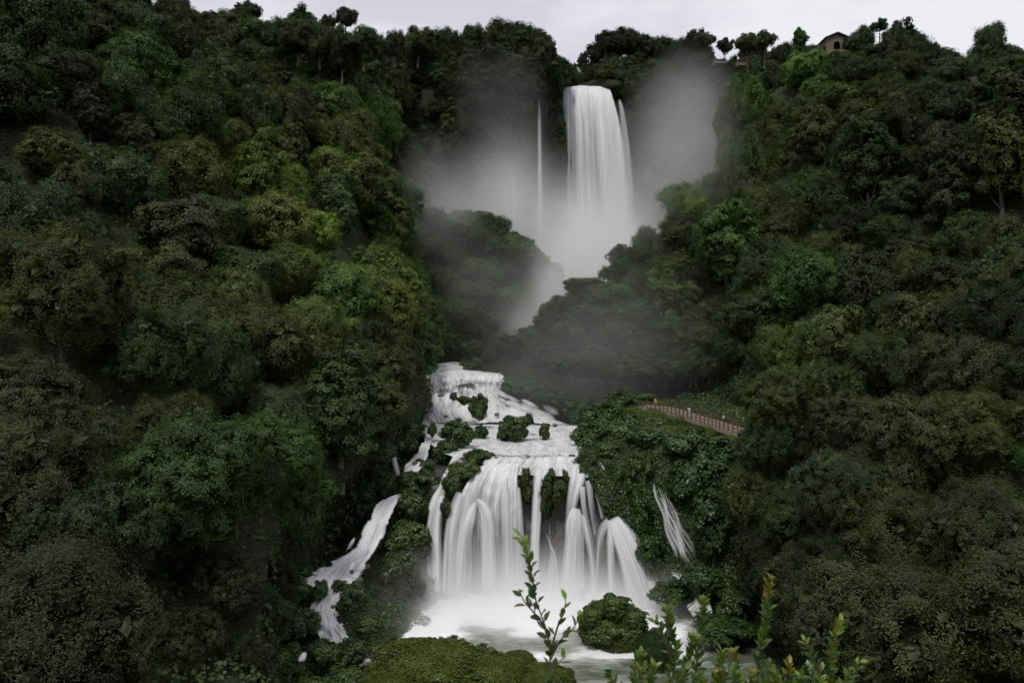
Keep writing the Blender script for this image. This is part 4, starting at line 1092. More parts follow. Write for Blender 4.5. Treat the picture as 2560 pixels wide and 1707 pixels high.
ST = [  # strands over the ledge
 [(441, 492, 116.5, 12, .9), (437, 508, 115.5, 17, .9), (434, 530, 114.5, 18, .9), (434, 570, 113, 19, .9), (434, 612, 112, 24, .85)],
 [(462, 490, 116, 14, .8), (455, 510, 115, 16, .85), (450, 540, 113.8, 16, .75), (448, 612, 112.4, 22, .6)],
 [(476, 500, 114.5, 4, .5), (470, 515, 113.5, 16, .8), (464, 540, 112.8, 20, .7), (458, 612, 111.5, 28, .6)],
 [(476, 498, 114.2, 6, .7), (484, 508, 113.6, 14, .85), (488, 530, 112.8, 16, .8), (489, 612, 111.6, 20, .65)],
 [(505, 480, 116, 10, .7), (506, 500, 114.6, 14, .7), (507, 540, 113.2, 15, .6), (508, 612, 112, 20, .55)],
 [(518, 484, 116, 5, .7), (519, 510, 114.8, 9, .75), (521, 550, 113.5, 10, .65), (523, 612, 112.4, 16, .5)],
 [(541, 468, 118, 16, .95), (539, 485, 116.6, 15, 1), (537, 510, 115.2, 13, 1), (535, 550, 114, 14, .9), (534, 612, 113, 20, .75)],
 [(549, 520, 114.6, 2, .3), (550, 550, 114, 3, .4), (551, 612, 113, 8, .3)],
 [(552, 548, 113.8, 3, .3), (553, 565, 113.2, 13, .5), (553, 612, 112.4, 20, .4)],
 [(545, 530, 114, 1, .3), (551, 545, 113.8, 3, .5), (556, 562, 113.2, 5, .5), (559, 612, 112.4, 9, .4)],
 [(578, 466, 118.2, 18, .95), (577, 478, 117, 20, .9), (573, 494, 116, 16, .75), (568, 530, 114.4, 12, .5), (562, 612, 112.6, 16, .5)],
 [(576, 506, 114.6, 8, .95), (575, 520, 113.6, 20, .95), (574, 550, 112.6, 24, .8), (571, 612, 111, 34, .65)],
 [(583, 512, 113.8, 8, .5), (587, 530, 113, 11, .6), (592, 560, 112.2, 10, .5), (595, 612, 111.2, 14, .5)],
 [(588, 478, 117, 10, .85), (590, 494, 116, 9, .7), (593, 515, 115, 9, .5), (598, 540, 114, 9, .4)],
 [(582, 484, 116.4, 8, .85), (583, 500, 115.6, 7, .7), (586, 525, 114.6, 8, .5), (588, 550, 113.8, 9, .4)],
 [(596, 488, 116.6, 7, .7), (601, 505, 115.6, 9, .6), (604, 520, 114.8, 8, .5)],
 [(599, 461, 119, 5, .8), (604, 475, 117.6, 9, 1), (607, 490, 116.4, 11, .95), (612, 505, 115.2, 8, .9), (617, 522, 114.2, 9, .9)],
 [(618, 472, 117.4, 3, .6), (618, 490, 116.2, 8, .85), (619, 508, 115, 6, .7), (620, 524, 114.2, 8, .6)],
 [(609, 518, 113.8, 7, .8), (603, 528, 113.2, 11, .6), (599, 545, 112.8, 9, .45), (597, 575, 112, 8, .35), (593, 612, 111.4, 12, .4)],
 [(611, 518, 113.6, 8, .95), (611, 535, 112.9, 12, .8), (611, 560, 112.2, 12, .6), (613, 612, 111, 16, .5)],
 [(614, 515, 113.6, 10, .95), (621, 530, 112.6, 24, 1), (632, 555, 111.4, 32, .95), (642, 585, 110.2, 40, .9), (650, 616, 109, 50, .9)],
 [(621, 522, 113.4, 8, .8), (638, 545, 112.2, 12, .9), (651, 575, 110.8, 14, .85), (661, 616, 109.3, 24, .8)],
 [(627, 503, 114.6, 1.5, .4), (629, 525, 114, 3, .5), (634, 545, 113.2, 3, .4)],
 [(633, 540, 113, 1, .3), (640, 560, 112, 2, .5), (650, 590, 110.8, 4, .5), (655, 600, 110.4, 4, .3)],
]
for k, s_ in enumerate(ST):
    loc_parent(strand('stream', s_, None, 'fall', 11, 6, .35, k + 20), root)

# --- side stream between the ivy humps
root = empty('side_stream', P(452, 470, 120), 'narrow white stream stepping down between the ivy humps', 'stream')
for k, s_ in enumerate([[(484, 452, 124, 8, .9), (470, 454, 122.8, 14, 1), (459, 459, 121.6, 15, 1), (452, 466, 120.4, 9, .9), (447, 474, 119.4, 8, .95)],
                        [(448, 473, 119.2, 10, .95), (444, 482, 118.4, 8, 1), (442, 490, 117.4, 11, 1), (437, 500, 116.6, 14, .8), (434, 512, 115.6, 16, .85)]]):
    loc_parent(strand('stream', s_, None, 'rapid', 9, 6, .3, k + 60, edge=4), root)

# --- left cascade
root = empty('left_cascade', P(340, 610, 98), 'white cascade running down the left side in two bends', 'waterfall')
loc_parent(water_loft('upper_run', [
    [(426, 428, 148), (437, 428, 148)], [(424, 437, 138), (433, 438, 138)], [(419, 447, 130), (431, 448, 129)], [(410, 458, 125.5), (429, 460, 124)],
    [(402, 470, 123), (420, 473, 121.6)], [(398, 478, 121.4), (412, 482, 120)]], 7, 4, 7, 'rapid', .25, .7, .95, .12, 6), root)
loc_parent(strand('stream', [(394, 456, 126, 5, .9), (396, 466, 124.6, 7, .8), (399, 476, 123, 6, .6)], None, 'fall', 9, 6, .3, 70), root)
loc_parent(water_loft('lower_run', [
    [(394, 496, 117), (402, 494, 117)], [(376, 502, 115.5), (399, 506, 115)], [(366, 514, 113.5), (393, 521, 113)], [(358, 535, 110.5), (384, 541, 110)],
    [(348, 550, 107.5), (376, 556, 107)], [(322, 562, 104.5), (370, 572, 104)], [(306, 572, 101.5), (368, 584, 101)], [(298, 583, 98.5), (366, 596, 98)]], 12, 5, 7, 'fall', .22, .9, lambda u, v: np.clip(.98 - .35 * np.sin(v * 11) ** 2 * (u > .6) * (v > .5) + 0 * u, 0, 1), .12, 7), root)
loc_parent(water_loft('foot_run', [
    [(300, 582, 98.4), (352, 590, 98)], [(322, 590, 96.5), (346, 596, 96.6)], [(312, 600, 95), (340, 604, 95)], [(306, 612, 93.2), (340, 613, 93.4)],
    [(308, 622, 91.6), (344, 624, 92)], [(314, 632, 90.4), (349, 632, 90.4)], [(322, 643, 88.8), (352, 643, 88.8)]], 9, 5, 7, 'rapid', .3, .8, .95, .09, 8), root)
for k in range(5):
    t_ = rr_.random(); y0 = 500 + t_ * 66; xl = np.interp(y0, [496, 514, 550, 572, 583], [393, 366, 348, 306, 298]); xr = np.interp(y0, [496, 521, 556, 584, 596], [402, 393, 376, 368, 366])
    q = rr_.random(); x = xl + (xr - xl) * q; w_ = rr_.uniform(5, 9); d_ = np.interp(y0, [496, 550, 583], [116.5, 107, 98]) - .8
    sl = -.62 if y0 < 555 else -1.2 + q
    loc_parent(strand('stream', [(x, y0, d_, w_ * .5, .5), (x + sl * 8, y0 + 8, d_ - 1.6, w_, .85), (x + sl * 18, y0 + 20, d_ - 4, w_ * 1.3, .6)], None, 'fall', 11, 9, .1, 300 + k, fade=.6, edge=1.5, ridge=.03), root)
strand('trickle', [(348, 475, 121, 1, .4), (352, 490, 120, 3, .6), (353, 500, 119.4, 2, .4), (357, 515, 118.6, 3, .5), (360, 525, 118, 2, .3)], None, 'fall', 7, 5, .3, 80, label='hair-thin trickle on the dark left bank', cat='waterfall')
strand('trickle', [(386, 406, 152, 2, .5), (388, 413, 151, 7, .7), (389, 422, 150, 12, .6)], None, 'fall', 7, 5, .3, 81, label='small grey fall tucked under the left bank trees', cat='waterfall')
for px, py, d, w_, l in [(256, 610, 87, 15, 'tiny white fall among bushes at the lower left'), (272, 585, 90, 7, 'tiniest white fall above the leafy hummocks'), (303, 656, 82, 9, 'small white run below the lowest left pool')]:
    strand('trickle', [(px + 3, py - 6, d + 1, w_ * .5, .9), (px, py, d, w_, 1), (px - 3, py + 6, d - 1, w_ * 1.1, .8)], None, 'fall', 7, 5, .3, int(px), label=l, cat='waterfall', edge=1.6, fade=.4)
# --- right fall
root = empty('waterfall', P(685, 570, 110), 'narrow slanting waterfall on the ivy bank below the footpath', 'waterfall')
for k in range(20):
    q = (k + rr_.random()) / 20; w0 = rr_.uniform(1.5, 4.0); th0 = rr_.uniform(.28, .62) * (1 - .3 * q)
    y0 = 475 + q * 14 + rr_.uniform(0, 16) * (k % 3 > 0); y1 = 566 + rr_.uniform(-4, 8)
    def xx(y, q=q): t_ = (y - 475) / 100; return 651 + 10 * q + t_ * (26 + 14 * q) + 5 * t_ * t_ + 1.6 * math.sin(y * .16 + q * 9)
    ys_ = np.linspace(y0, y1, 6)
    loc_parent(strand('stream', [(xx(y), y, 114.6 - (y - 475) * .072 - .3 * (k % 3), w0 * (1 + 1.5 * (y - y0) / 90), th0) for y in ys_], None, 'fall', 7, 7, .2, k + 90, edge=1.5, fade=.25), root)
strand('trickle', [(716, 540, 108, 1.5, .5), (714, 555, 107.4, 2.5, .6), (713, 570, 107, 3, .6)], None, 'fall', 7, 5, .3, 99, label='hair-thin trickle right of the slanting waterfall', cat='waterfall')
tag(water_loft('right_pool', [[(666, 569, 110.8), (702, 568, 110.6)], [(668, 573, 109), (704, 573, 109)], [(676, 580, 106.6), (696, 582, 106.6)]], 8, 3, 5, 'rapid', .2, .7, .95, .1, 11), kind='structure')
for s_ in ([(700, 600, 102.5, 14, .9), (697, 606, 101.8, 16, .9), (690, 613, 101, 24, .8)], [(704, 600, 103, 5, .8), (708, 607, 101.8, 8, .95), (709, 616, 100.4, 9, .7)]):
    strand('trickle', s_, None, 'rapid', 9, 6, .3, int(s_[0][0]), label='short white run beside the right leafy humps' + (', nearer the dome bush' if s_[0][0] == 700 else ', at the foreground leaves'), cat='waterfall', edge=4)

# --- lower pool
zp = CAMZ + ZP
xs = np.linspace(-19, 30, 190); ys = np.linspace(80, 116, 150)
X, Y = np.meshgrid(xs, ys)
Z = np.full_like(X, zp); foam = np.zeros_like(X)
for i in range(X.shape[0]):
    for j in range(X.shape[1]):
        x, y = X[i, j], Y[i, j]
        xb = (x + 2.0) / 15.0
        near = math.exp(-max(0, 110.0 - y) / 10.0) * math.exp(-max(0, abs(xb) - 1) * 2.2)
        sw = mnoise.fractal(Vector((x * .13 + y * .05, y * .16 - x * .04, 1.0)), 1, 2, 4)
        left = math.exp(-((x + 13 + (y - 100) * .1) / 5) ** 2) * (1 if y > 84 else .5)
        rr = math.exp(-((x - 19 + (104 - y) * .25) / 4.5) ** 2) * (.8 if y > 92 else .1)
        foam[i, j] = min(1, max(0, near * 1.9 + left * .8 + rr + .6 * sw - .02))
        Z[i, j] += near * (.5 + .5 * mnoise.noise(Vector((x * .45, y * .45, 3)))) + .10 * sw
me = mesh_np('pool', np.stack([X, Y, Z], -1).reshape(-1, 3), [grid_faces(*X.shape)], attrs={'foam': foam}, smooth=True)
m, nt, N, L = new_mat('pool_water')
at = N.new("ShaderNodeAttribute"); at.attribute_name = "foam"
t = N.new("ShaderNodeTexCoord")
f1 = noise_tex(nt, mapping(nt, t.outputs['Object'], (.22, .5, 1)), 1.4, 6, .6, 1.2)
fm = mth(nt, 'ADD', mth(nt, 'MULTIPLY', at.outputs['Fac'], 1.5), mth(nt, 'MULTIPLY', mth(nt, 'SUBTRACT', f1, .62), 1.5), None, True)
c = ramp(nt, fm, [(0.0, (0.10, 0.115, 0.085)), (0.45, (0.30, 0.32, 0.28)), (1.0, (0.84, 0.85, 0.86))])
b = N.new("ShaderNodeBsdfPrincipled"); L.new(c, b.inputs['Base Color'])
L.new(mth(nt, 'ADD', mth(nt, 'MULTIPLY', fm, .4), .22), b.inputs['Roughness'])
bn = N.new("ShaderNodeBump"); bn.inputs['Strength'].default_value = .35; bn.inputs['Distance'].default_value = .4
L.new(f1, bn.inputs['Height']); L.new(bn.outputs[0], b.inputs['Normal'])
o = N.new("ShaderNodeOutputMaterial"); L.new(b.outputs[0], o.inputs[0])
tag(link('pool', me, m), kind='structure')

# ============================================================ mist and spray
def mist(name, box, blobs, dens, label, nscale=.05, namp=.8, step=1.0, aniso=0.0):
    """box: (x0,x1,y0,y1,z0,z1); blobs: (centre, (sx,sy,sz), weight)"""
    m, nt, N, L = new_mat(name + '_air')
    t = N.new("ShaderNodeNewGeometry")
    pos = t.outputs['Position']
    tot = None
    for c_, s_, wt in blobs:
        mp_ = N.new("ShaderNodeVectorMath"); mp_.operation = 'SUBTRACT'; L.new(pos, mp_.inputs[0]); mp_.inputs[1].default_value = [float(a) for a in c_]
        dv = N.new("ShaderNodeVectorMath"); dv.operation = 'DIVIDE'; L.new(mp_.outputs[0], dv.inputs[0]); dv.inputs[1].default_value = [float(a) for a in s_]
        dt = N.new("ShaderNodeVectorMath"); dt.operation = 'DOT_PRODUCT'; L.new(dv.outputs[0], dt.inputs[0]); L.new(dv.outputs[0], dt.inputs[1])
        e = mth(nt, 'EXPONENT', mth(nt, 'MULTIPLY', dt.outputs['Value'], -1.0))
        e = mth(nt, 'MULTIPLY', e, wt)
        tot = e if tot is None else mth(nt, 'ADD', tot, e)
    nz = noise_tex(nt, mapping(nt, pos, (1, 1, .55)), nscale, 3, .55, .3)
    k = mth(nt, 'ADD', mth(nt, 'MULTIPLY', mth(nt, 'SUBTRACT', nz, .5), 2.6 * namp), 1.0)
    k = mth(nt, 'MAXIMUM', k, 0.08)
    d_ = mth(nt, 'MULTIPLY', mth(nt, 'MAXIMUM', mth(nt, 'SUBTRACT', mth(nt, 'MULTIPLY', tot, k), .02), 0.0), dens)
    v = N.new("ShaderNodeVolumePrincipled")
    v.inputs['Color'].default_value = (.997, .997, .998, 1); v.inputs['Anisotropy'].default_value = aniso
    L.new(d_, v.inputs['Density'])
    o = N.new("ShaderNodeOutputMaterial"); L.new(v.outputs[0], o.inputs['Volume'])
    x0, x1, y0, y1, z0, z1 = box
    V = [(x0, y0, z0), (x1, y0, z0), (x1, y1, z0), (x0, y1, z0), (x0, y0, z1), (x1, y0, z1), (x1, y1, z1), (x0, y1, z1)]
    me = mesh_np(name, np.array(V, float), [[[0, 3, 2, 1], [4, 5, 6, 7], [0, 1, 5, 4], [1, 2, 6, 5], [2, 3, 7, 6], [3, 0, 4, 7]]])
    o = link(name, me, m)
    tag(o, label, None, None, 'stuff')
    m.cycles.volume_sampling = 'MULTIPLE_IMPORTANCE' if hasattr(m, 'cycles') else None
    try: m.cycles.volume_step_rate = step
    except Exception: pass
    return o
def S(px, d): return px * d / F
D0 = 300
mist('mist', (P(380, 0, D0)[0], P(790, 0, D0)[0], 236, 332, P(0, 400, D0)[2], P(0, 20, D0)[2]), [
    (P(580, 292, 296), (S(62, 300), 26, S(52, 300)), 2.0),
    (P(506, 205, 268), (S(34, 270), 18, S(48, 270)), .42),
    (P(560, 235, 300), (S(70, 300), 14, S(55, 300)), .30),
    (P(675, 160, 292), (S(52, 300), 18, S(62, 300)), .17),
    (P(690, 90, 298), (S(40, 300), 16, S(40, 300)), .06),
    (P(500, 105, 278), (S(48, 300), 14, S(60, 300)), .07), (P(462, 225, 262), (S(34, 270), 16, S(30, 270)), .16),
    (P(480, 260, 275), (S(50, 300), 14, S(55, 300)), .12)],
    .10, 'pale mist billowing around the high waterfall', .035, .5, 2.0)
mist('mist', (P(385, 0, 190)[0], P(765, 0, 190)[0], 194, 250, P(0, 372, 190)[2], P(0, 50, 190)[2]), [
    (P(580, 290, 226), (S(44, 220), 18, S(46, 220)), .7), (P(553, 300, 216), (S(17, 216), 11, S(34, 216)), 3.2), (P(532, 325, 212), (S(20, 216), 10, S(20, 216)), 2.0), (P(488, 285, 214), (S(46, 216), 12, S(40, 216)), .28), (P(690, 150, 206), (S(40, 206), 12, S(70, 206)), .4), (P(440, 200, 222), (S(34, 216), 14, S(44, 216)), .6), (P(640, 210, 200), (S(34, 206), 9, S(34, 206)), .5),
    (P(600, 240, 225), (S(50, 220), 16, S(60, 220)), .5)],
    .030, 'thin drifting mist in front of the bluff and ridge foot', .05, .5, 3.0)
mist('mist', (P(400, 0, 160)[0], P(790, 0, 160)[0], 134, 180, P(0, 440, 160)[2], P(0, 200, 160)[2]), [
    (P(590, 350, 160), (S(85, 160), 13, S(70, 160)), 1.0), (P(540, 375, 166), (S(60, 160), 10, S(34, 160)), .5)],
    .0075, 'faint veil of spray before the shaded wall and the head of the rapids', .05, .5, 3.0)
mist('spray', (-22, 24, 92, 113.5, zp - .5, zp + 13), [
    ((1, 108.5, zp), (13.5, 4.5, 5.5), 1.0), ((-3, 104, zp), (11, 6, 2.0), .9), ((13, 107, zp), (9, 4, 3.6), .8)],
    .34, 'white spray rising from the foot of the wide lower waterfall', .16, .6, 1.0)

# ============================================================ stone lookout house on the ridge
root = empty('stone_house', P(837, 52, 229), 'small stone lookout house with arched opening on the right ridge', 'house')
ux = S(23, 229); uz = S(19, 229)
def box_mesh(name, dims, bevel=0.0):
    bm = bmesh.new(); bmesh.ops.create_cube(bm, size=1.0)
    bmesh.ops.scale(bm, vec=Vector(dims), verts=bm.verts)
    if bevel: bmesh.ops.bevel(bm, geom=bm.edges[:], offset=bevel, segments=1, affect='EDGES')
    me = bpy.data.meshes.new(name); bm.to_mesh(me); bm.free(); return me
def wall_with_arch(w_, h0, h1, th, aw, ah, sill):
    """gabled front wall with an arched hole"""
    out = [(-w_/2, 0), (w_/2, 0), (w_/2, h0), (0, h1), (-w_/2, h0)]
    k = 10
    arch = [(-aw/2, sill), (aw/2, sill), (aw/2, sill + ah - aw/2)] + [(aw/2*math.cos(a), sill + ah - aw/2 + aw/2*math.sin(a)) for a in np.linspace(0, math.pi, k)[1:-1]] + [(-aw/2, sill + ah - aw/2)]
    bm = bmesh.new()
    for y in (0, th):
        vo = [bm.verts.new((x, y, z)) for x, z in out]; va = [bm.verts.new((x, y, z)) for x, z in arch]
        eo = [bm.edges.new((vo[i], vo[(i+1) % len(vo)])) for i in range(len(vo))]; ea = [bm.edges.new((va[i], va[(i+1) % len(va)])) for i in range(len(va))]
        bmesh.ops.triangle_fill(bm, use_beauty=True, use_dissolve=False, edges=eo + ea)
        if y == 0: v0, a0 = vo, va
        else:
            for A_, B_ in ((v0, vo), (a0, va)):
                for i in range(len(A_)): bm.faces.new((A_[i], A_[(i+1) % len(A_)], B_[(i+1) % len(A_)], B_[i]))
    bmesh.ops.recalc_face_normals(bm, faces=bm.faces)
    me = bpy.data.meshes.new('wall'); bm.to_mesh(me); bm.free(); return me
W_, H0, H1, DP = ux * .92, uz * .72, uz * .95, 5.0
o = link('wall', wall_with_arch(W_, H0, H1, .5, W_ * .32, H0 * .66, H0 * .14), M['stone'], root)
for sx_ in (-1, 1):
    o = link('wall', box_mesh('wall', (.5, DP, H0)), M['stone'], root, (sx_ * (W_ / 2 - .26), .5 + DP / 2 + .003, H0 / 2))
o = link('wall', box_mesh('wall', (W_ - 1.1, .4, H0)), M['stone'], root, (0, DP + .3, H0 / 2))
for sx_ in (-1, 1):
    me = box_mesh('roof', (W_ / 2 * 1.32, DP + 1.6, .28), .03)
    o = link('roof', me, M['roof'], root, (sx_ * W_ * .285, DP / 2, (H0 + H1) / 2 + .22))
    o.rotation_euler = (0, sx_ * math.atan2(H1 - H0, W_ / 2), 0)
link('shade_ceiling', box_mesh('shade_ceiling', (W_ - .1, DP + .2, .15)), M['dark'], root, (0, DP / 2 + .35, H0 + .02))  # added slab stops light through roof gaps; near-black paints the opening's shade
link('opening_shade', box_mesh('shade_floor', (W_ - 1.1, DP - .4, .1)), M['dark'], root, (0, DP / 2 + .4, .5)).name = 'shade_floor'  # near-black slab paints the shade inside the arch
link('terrace', box_mesh('terrace', (W_ * 1.1, 2.4, 2.2), .1), M['stone'], root, (-.4, -1.0, -1.1))
for bx, by, bw, bh, bl in ((850, 46, 16, 22, 'dark bush hiding the right side of the stone lookout house'), (836, 58, 26, 9, 'low clipped hedge in front of the stone lookout house'), (820, 52, 10, 14, 'small bush left of the stone lookout house')):
    mound(bx, by, 227, bw, bh, bl, 'mound', (.7, .75, .6), None, 'house_bush')
# pale house wall and small dark-roofed shed by the pines on the skyline
root = empty('distant_house', P(719, 63, 318), 'pale low house wall behind the small skyline pine', 'house')
link('wall', box_mesh('wall', (S(12, 318), 4, S(3, 318))), M['pale'], root, (0, 0, 0)); r_ = link('roof', box_mesh('roof', (S(13, 318), 5, .3), .05), M['roof'], root, (0, 0, S(1.7, 318)))
root = empty('shed', P(741, 64, 262), 'low dark shed with reddish roof beside the skyline pine', 'shed')
link('wall', box_mesh('wall', (S(8, 262), 3, S(5, 262))), M['stone'], root, (0, 0, 0)); link('roof', box_mesh('roof', (S(9, 262), 4, .3), .05), M['roof'], root, (0, 0, S(2.8, 262)))

# ============================================================ footpath, rail and walkers
PT = [(641, 407.5, 143), (655, 409.0, 140), (668, 411.5, 136), (680, 414.5, 132), (692, 418.5, 128.5), (705, 422.5, 125), (717, 426, 122), (728, 429.5, 119.5), (742, 434, 117)]
c = cr_matrix(len(PT), 6) @ np.array([P(*p) for p in PT])
c[:, 2] += .25
tg = norm(np.gradient(c, axis=0)); sd_ = norm(np.cross(tg, [0, 0, 1.0])); sd_[sd_[:, 1] > 0] *= -1      # towards the eye
wv = .8
rows_ = np.stack([c - sd_ * 1.5, c - sd_ * .6 + [0, 0, .04], c + sd_ * .4 + [0, 0, .04], c + sd_ * wv, c + sd_ * wv - [0, 0, .8]], 1)
rows_[:, 0, 2] += .35; rows_[:, 1, 2] += .15
me = mesh_np('footpath', rows_.reshape(-1, 3), [grid_faces(len(c), 5)], smooth=True)
tag(link('footpath', me, M['path']), kind='structure')
def fence(name, side, up, label, ks):
    root = empty(name, c[ks[0]] + sd_[ks[0]] * side, label, 'fence', 'railings along the footpath')
    pm = box_mesh('post', (.13, .13, 1.25), .015); pm.materials.append(M['wood'])
    pts = []
    for k in ks:
        p = c[k] + sd_[k] * side + np.array([0, 0, up]); pts.append(p)
        o = bpy.data.objects.new('post', pm); COL.objects.link(o); o.parent = root
        o.location = Vector([float(a) for a in p + np.array([0, 0, .55])]) - root.location
        o.rotation_euler = (rnd.uniform(-.03, .03), rnd.uniform(-.03, .03), rnd.uniform(0, .4))
    for a, b_ in zip(pts[:-1], pts[1:]):
        for hz in (.55, 1.02):
            q = np.array([a, b_]) + np.array([0, -.08, hz]) - np.array(root.location)[None]
            v_, f_ = tube(q, [.05, .05], 5)
            link('rail', mesh_np('rail', v_, [f_], smooth=True), M['wood'], root)
ks = list(range(0, len(c), 2))
fence('wooden_fence', wv + .05, .0, 'brown wooden railing on the river side of the footpath', ks)
fence('wooden_fence', -1.45, .3, 'dark wooden railing behind the footpath against the dark wall', list(range(12, len(c), 3)))

def person(px, k, off, shirt, trousers, label, face=0.0, crouch=0.0, bag=None):
    p = c[k] + sd_[k] * off + np.array([0, 0, .18])
    root = empty('person', p, label, 'person'); root.rotation_euler.z = face
    J = {'pelvis': (0, 0, .92), 'chest': (0, 0, 1.22), 'neck': (0, .0, 1.46), 'head': (0, -.02, 1.60), 'crown': (0, -.01, 1.70),
         'hipl': (.09, 0, .88), 'kneel': (.11, -.04, .48), 'anklel': (.11, .03, .08), 'toel': (.12, -.13, .03),
         'hipr': (-.09, 0, .88), 'kneer': (-.11, .06, .48), 'ankler': (-.11, .16, .09), 'toer': (-.12, 0.02, .03),
         'shl': (.18, 0, 1.38), 'ell': (.24, .04, 1.10), 'wrl': (.22, -.12, .90), 'hal': (.21, -.19, .84),
         'shr': (-.18, 0, 1.38), 'elr': (-.24, .06, 1.10), 'wrr': (-.2, -.14, .95), 'har': (-.18, -.21, .92)}
    R = {'pelvis': .14, 'chest': .15, 'neck': .06, 'head': .10, 'crown': .085, 'hipl': .10, 'kneel': .062, 'anklel': .045, 'toel': .035, 'hipr': .10, 'kneer': .062, 'ankler': .045, 'toer': .035,
         'shl': .065, 'ell': .045, 'wrl': .032, 'hal': .035, 'shr': .065, 'elr': .045, 'wrr': .032, 'har': .035}
    E = [('pelvis', 'chest'), ('chest', 'neck'), ('neck', 'head'), ('head', 'crown'), ('pelvis', 'hipl'), ('hipl', 'kneel'), ('kneel', 'anklel'), ('anklel', 'toel'),
         ('pelvis', 'hipr'), ('hipr', 'kneer'), ('kneer', 'ankler'), ('ankler', 'toer'), ('chest', 'shl'), ('shl', 'ell'), ('ell', 'wrl'), ('wrl', 'hal'), ('chest', 'shr'), ('shr', 'elr'), ('elr', 'wrr'), ('wrr', 'har')]
    def skin(nm, keys, grow, mat):
        ks_ = [q for q in J if q in keys]; ix = {q: i for i, q in enumerate(ks_)}
        me_ = bpy.data.meshes.new(nm); me_.from_pydata([J[q] for q in ks_], [(ix[a], ix[b_]) for a, b_ in E if a in ix and b_ in ix], [])
        o_ = link(nm, me_, None, root); me_.materials.append(mat)
        md = o_.modifiers.new('skin', 'SKIN')
        for i, q in enumerate(ks_):
            me_.skin_vertices[0].data[i].radius = (R[q] + grow, R[q] * .9 + grow)
        me_.skin_vertices[0].data[0].use_root = True
        sb = o_.modifiers.new('sub', 'SUBSURF'); sb.levels = 1; sb.render_levels = 1
        return o_
    skin('body', list(J), 0, M['skin'])
    skin('shirt', ['pelvis', 'chest', 'shl', 'ell', 'shr', 'elr'], .03, shirt)
    skin('trousers', ['pelvis', 'hipl', 'kneel', 'anklel', 'hipr', 'kneer', 'ankler'], .018, trousers)
    hb = ICO_V * np.array([.105, .115, .10]) + np.array([0, .015, 1.665]); hb[:, 2] = np.maximum(hb[:, 2], 1.60)
    link('hair', mesh_np('hair', hb, [ICO_F], smooth=True), M['dark'], root)
def cloth(n, col): return simple_mat(n, tuple(x * .9 for x in col), col, 6, .85)
M['skin'] = cloth('skin', (.42, .26, .19))
person(660, 7, .4, cloth('orange_cloth', (.55, .22, .10)), cloth('ochre_cloth', (.45, .30, .10)), 'person in an orange top at the far left end of the footpath', .5)
person(694, 25, .9, cloth('white_cloth', (.32, .34, .34)), cloth('grey_cloth', (.30, .33, .33)), 'person in pale grey leaning at the railing halfway along the footpath', 2.8)
person(722, 39, -.2, cloth('pale_cloth', (.36, .38, .38)), cloth('dark_cloth', (.05, .05, .06)), 'person in a whitish top near the right end of the footpath', -1.2)

# ============================================================ shrubs close to the camera
def leaf_mesh(name, mat, fold=.18):
    n = 7
    t = np.linspace(0, 1, n); wd = np.sin(np.pi * t ** .85) ** .9 * .27
    V = []; 
    for k in range(n):
        z = -.10 * (t[k] - .3) ** 2
        V += [(-wd[k], t[k], z + fold * wd[k]), (0, t[k], z), (wd[k], t[k], z + fold * wd[k])]
    me = mesh_np(name, np.array(V), [grid_faces(n, 3)], tint=np.full((n - 1) * 2, .5), smooth=True)
    me.materials.append(mat); return me
M['near_leaf'] = foliage_mat('glossy_leaf', [(0.10, 0.15, 0.03)] * 3, rough=.32, transl=.35, spec=.5)
LEAF = [leaf_mesh('leaf', M['near_leaf'], f) for f in (.1, .3, .5)]
LCOL = [(.5, .6, .5), (.75, .8, .55), (1.1, 1.0, .6), (.35, .42, .4), (.65, .85, .7)]
def sprig_shrub(label, stems, seed, size=.055, cols=None, dens=1.0, tipcol=None, group=None):
    rr = random.Random(seed)
    d0 = stems[0][0][2]
    base = P(stems[0][0][0], 900, d0)
    root = empty('leafy_shrub', base, label, 'shrub', group)
    RL = np.array(root.location)
    for st in stems:
        pts = cr_matrix(len(st), 8) @ np.array([P(*q) for q in st])
        n = len(pts)
        v_, f_ = tube(pts - RL, np.linspace(.0042, .0014, n), 6)
        link('stem', mesh_np('stem', v_, [f_], smooth=True), M['twig'], root)
        L_ = np.linalg.norm(np.diff(pts, axis=0), axis=1).sum()
        cnt = max(4, int(L_ / (.019) * dens))
        for k in range(cnt):
            t_ = .12 + .88 * (k + rr.random() * .5) / cnt
            i = min(n - 2, int(t_ * (n - 1))); p = pts[i] + (pts[i + 1] - pts[i]) * (t_ * (n - 1) - i)
            tan = norm(pts[i + 1] - pts[i])
            ang = k * 2.4 + rr.uniform(-.5, .5)
            a_ = norm(np.cross(tan, [0.1, 1, .2])); b_ = np.cross(tan, a_)
            out = a_ * math.cos(ang) + b_ * math.sin(ang)
            dirv = norm(out * rr.uniform(.6, 1.0) + tan * rr.uniform(.5, 1.0) + np.array([0, 0, .1]))
            nrm_ = norm(tan * .8 - out * .5 + np.array([rr.uniform(-.6, .6), rr.uniform(-.9, .3), rr.uniform(0, .5)]))
            nrm_ = norm(nrm_ - np.dot(nrm_, dirv) * dirv)
            s_ = size * rr.uniform(.7, 1.15) * (1.0 - .3 * t_)
            xax = np.cross(dirv, nrm_)
            mt = Matrix(((xax[0], dirv[0], nrm_[0]), (xax[1], dirv[1], nrm_[1]), (xax[2], dirv[2], nrm_[2])))
            o = bpy.data.objects.new('leaf', LEAF[rr.randrange(3)]); COL.objects.link(o); o.parent = root
            o.location = Vector([float(q) for q in p + dirv * .004 - RL]); o.rotation_euler = mt.to_euler()
            o.scale = (s_, s_, s_)
            col = rr.choice(cols or LCOL)
            if tipcol and t_ > .82: col = tipcol
            o.color = (*[q * rr.uniform(.85, 1.15) for q in col], 1)
    return root
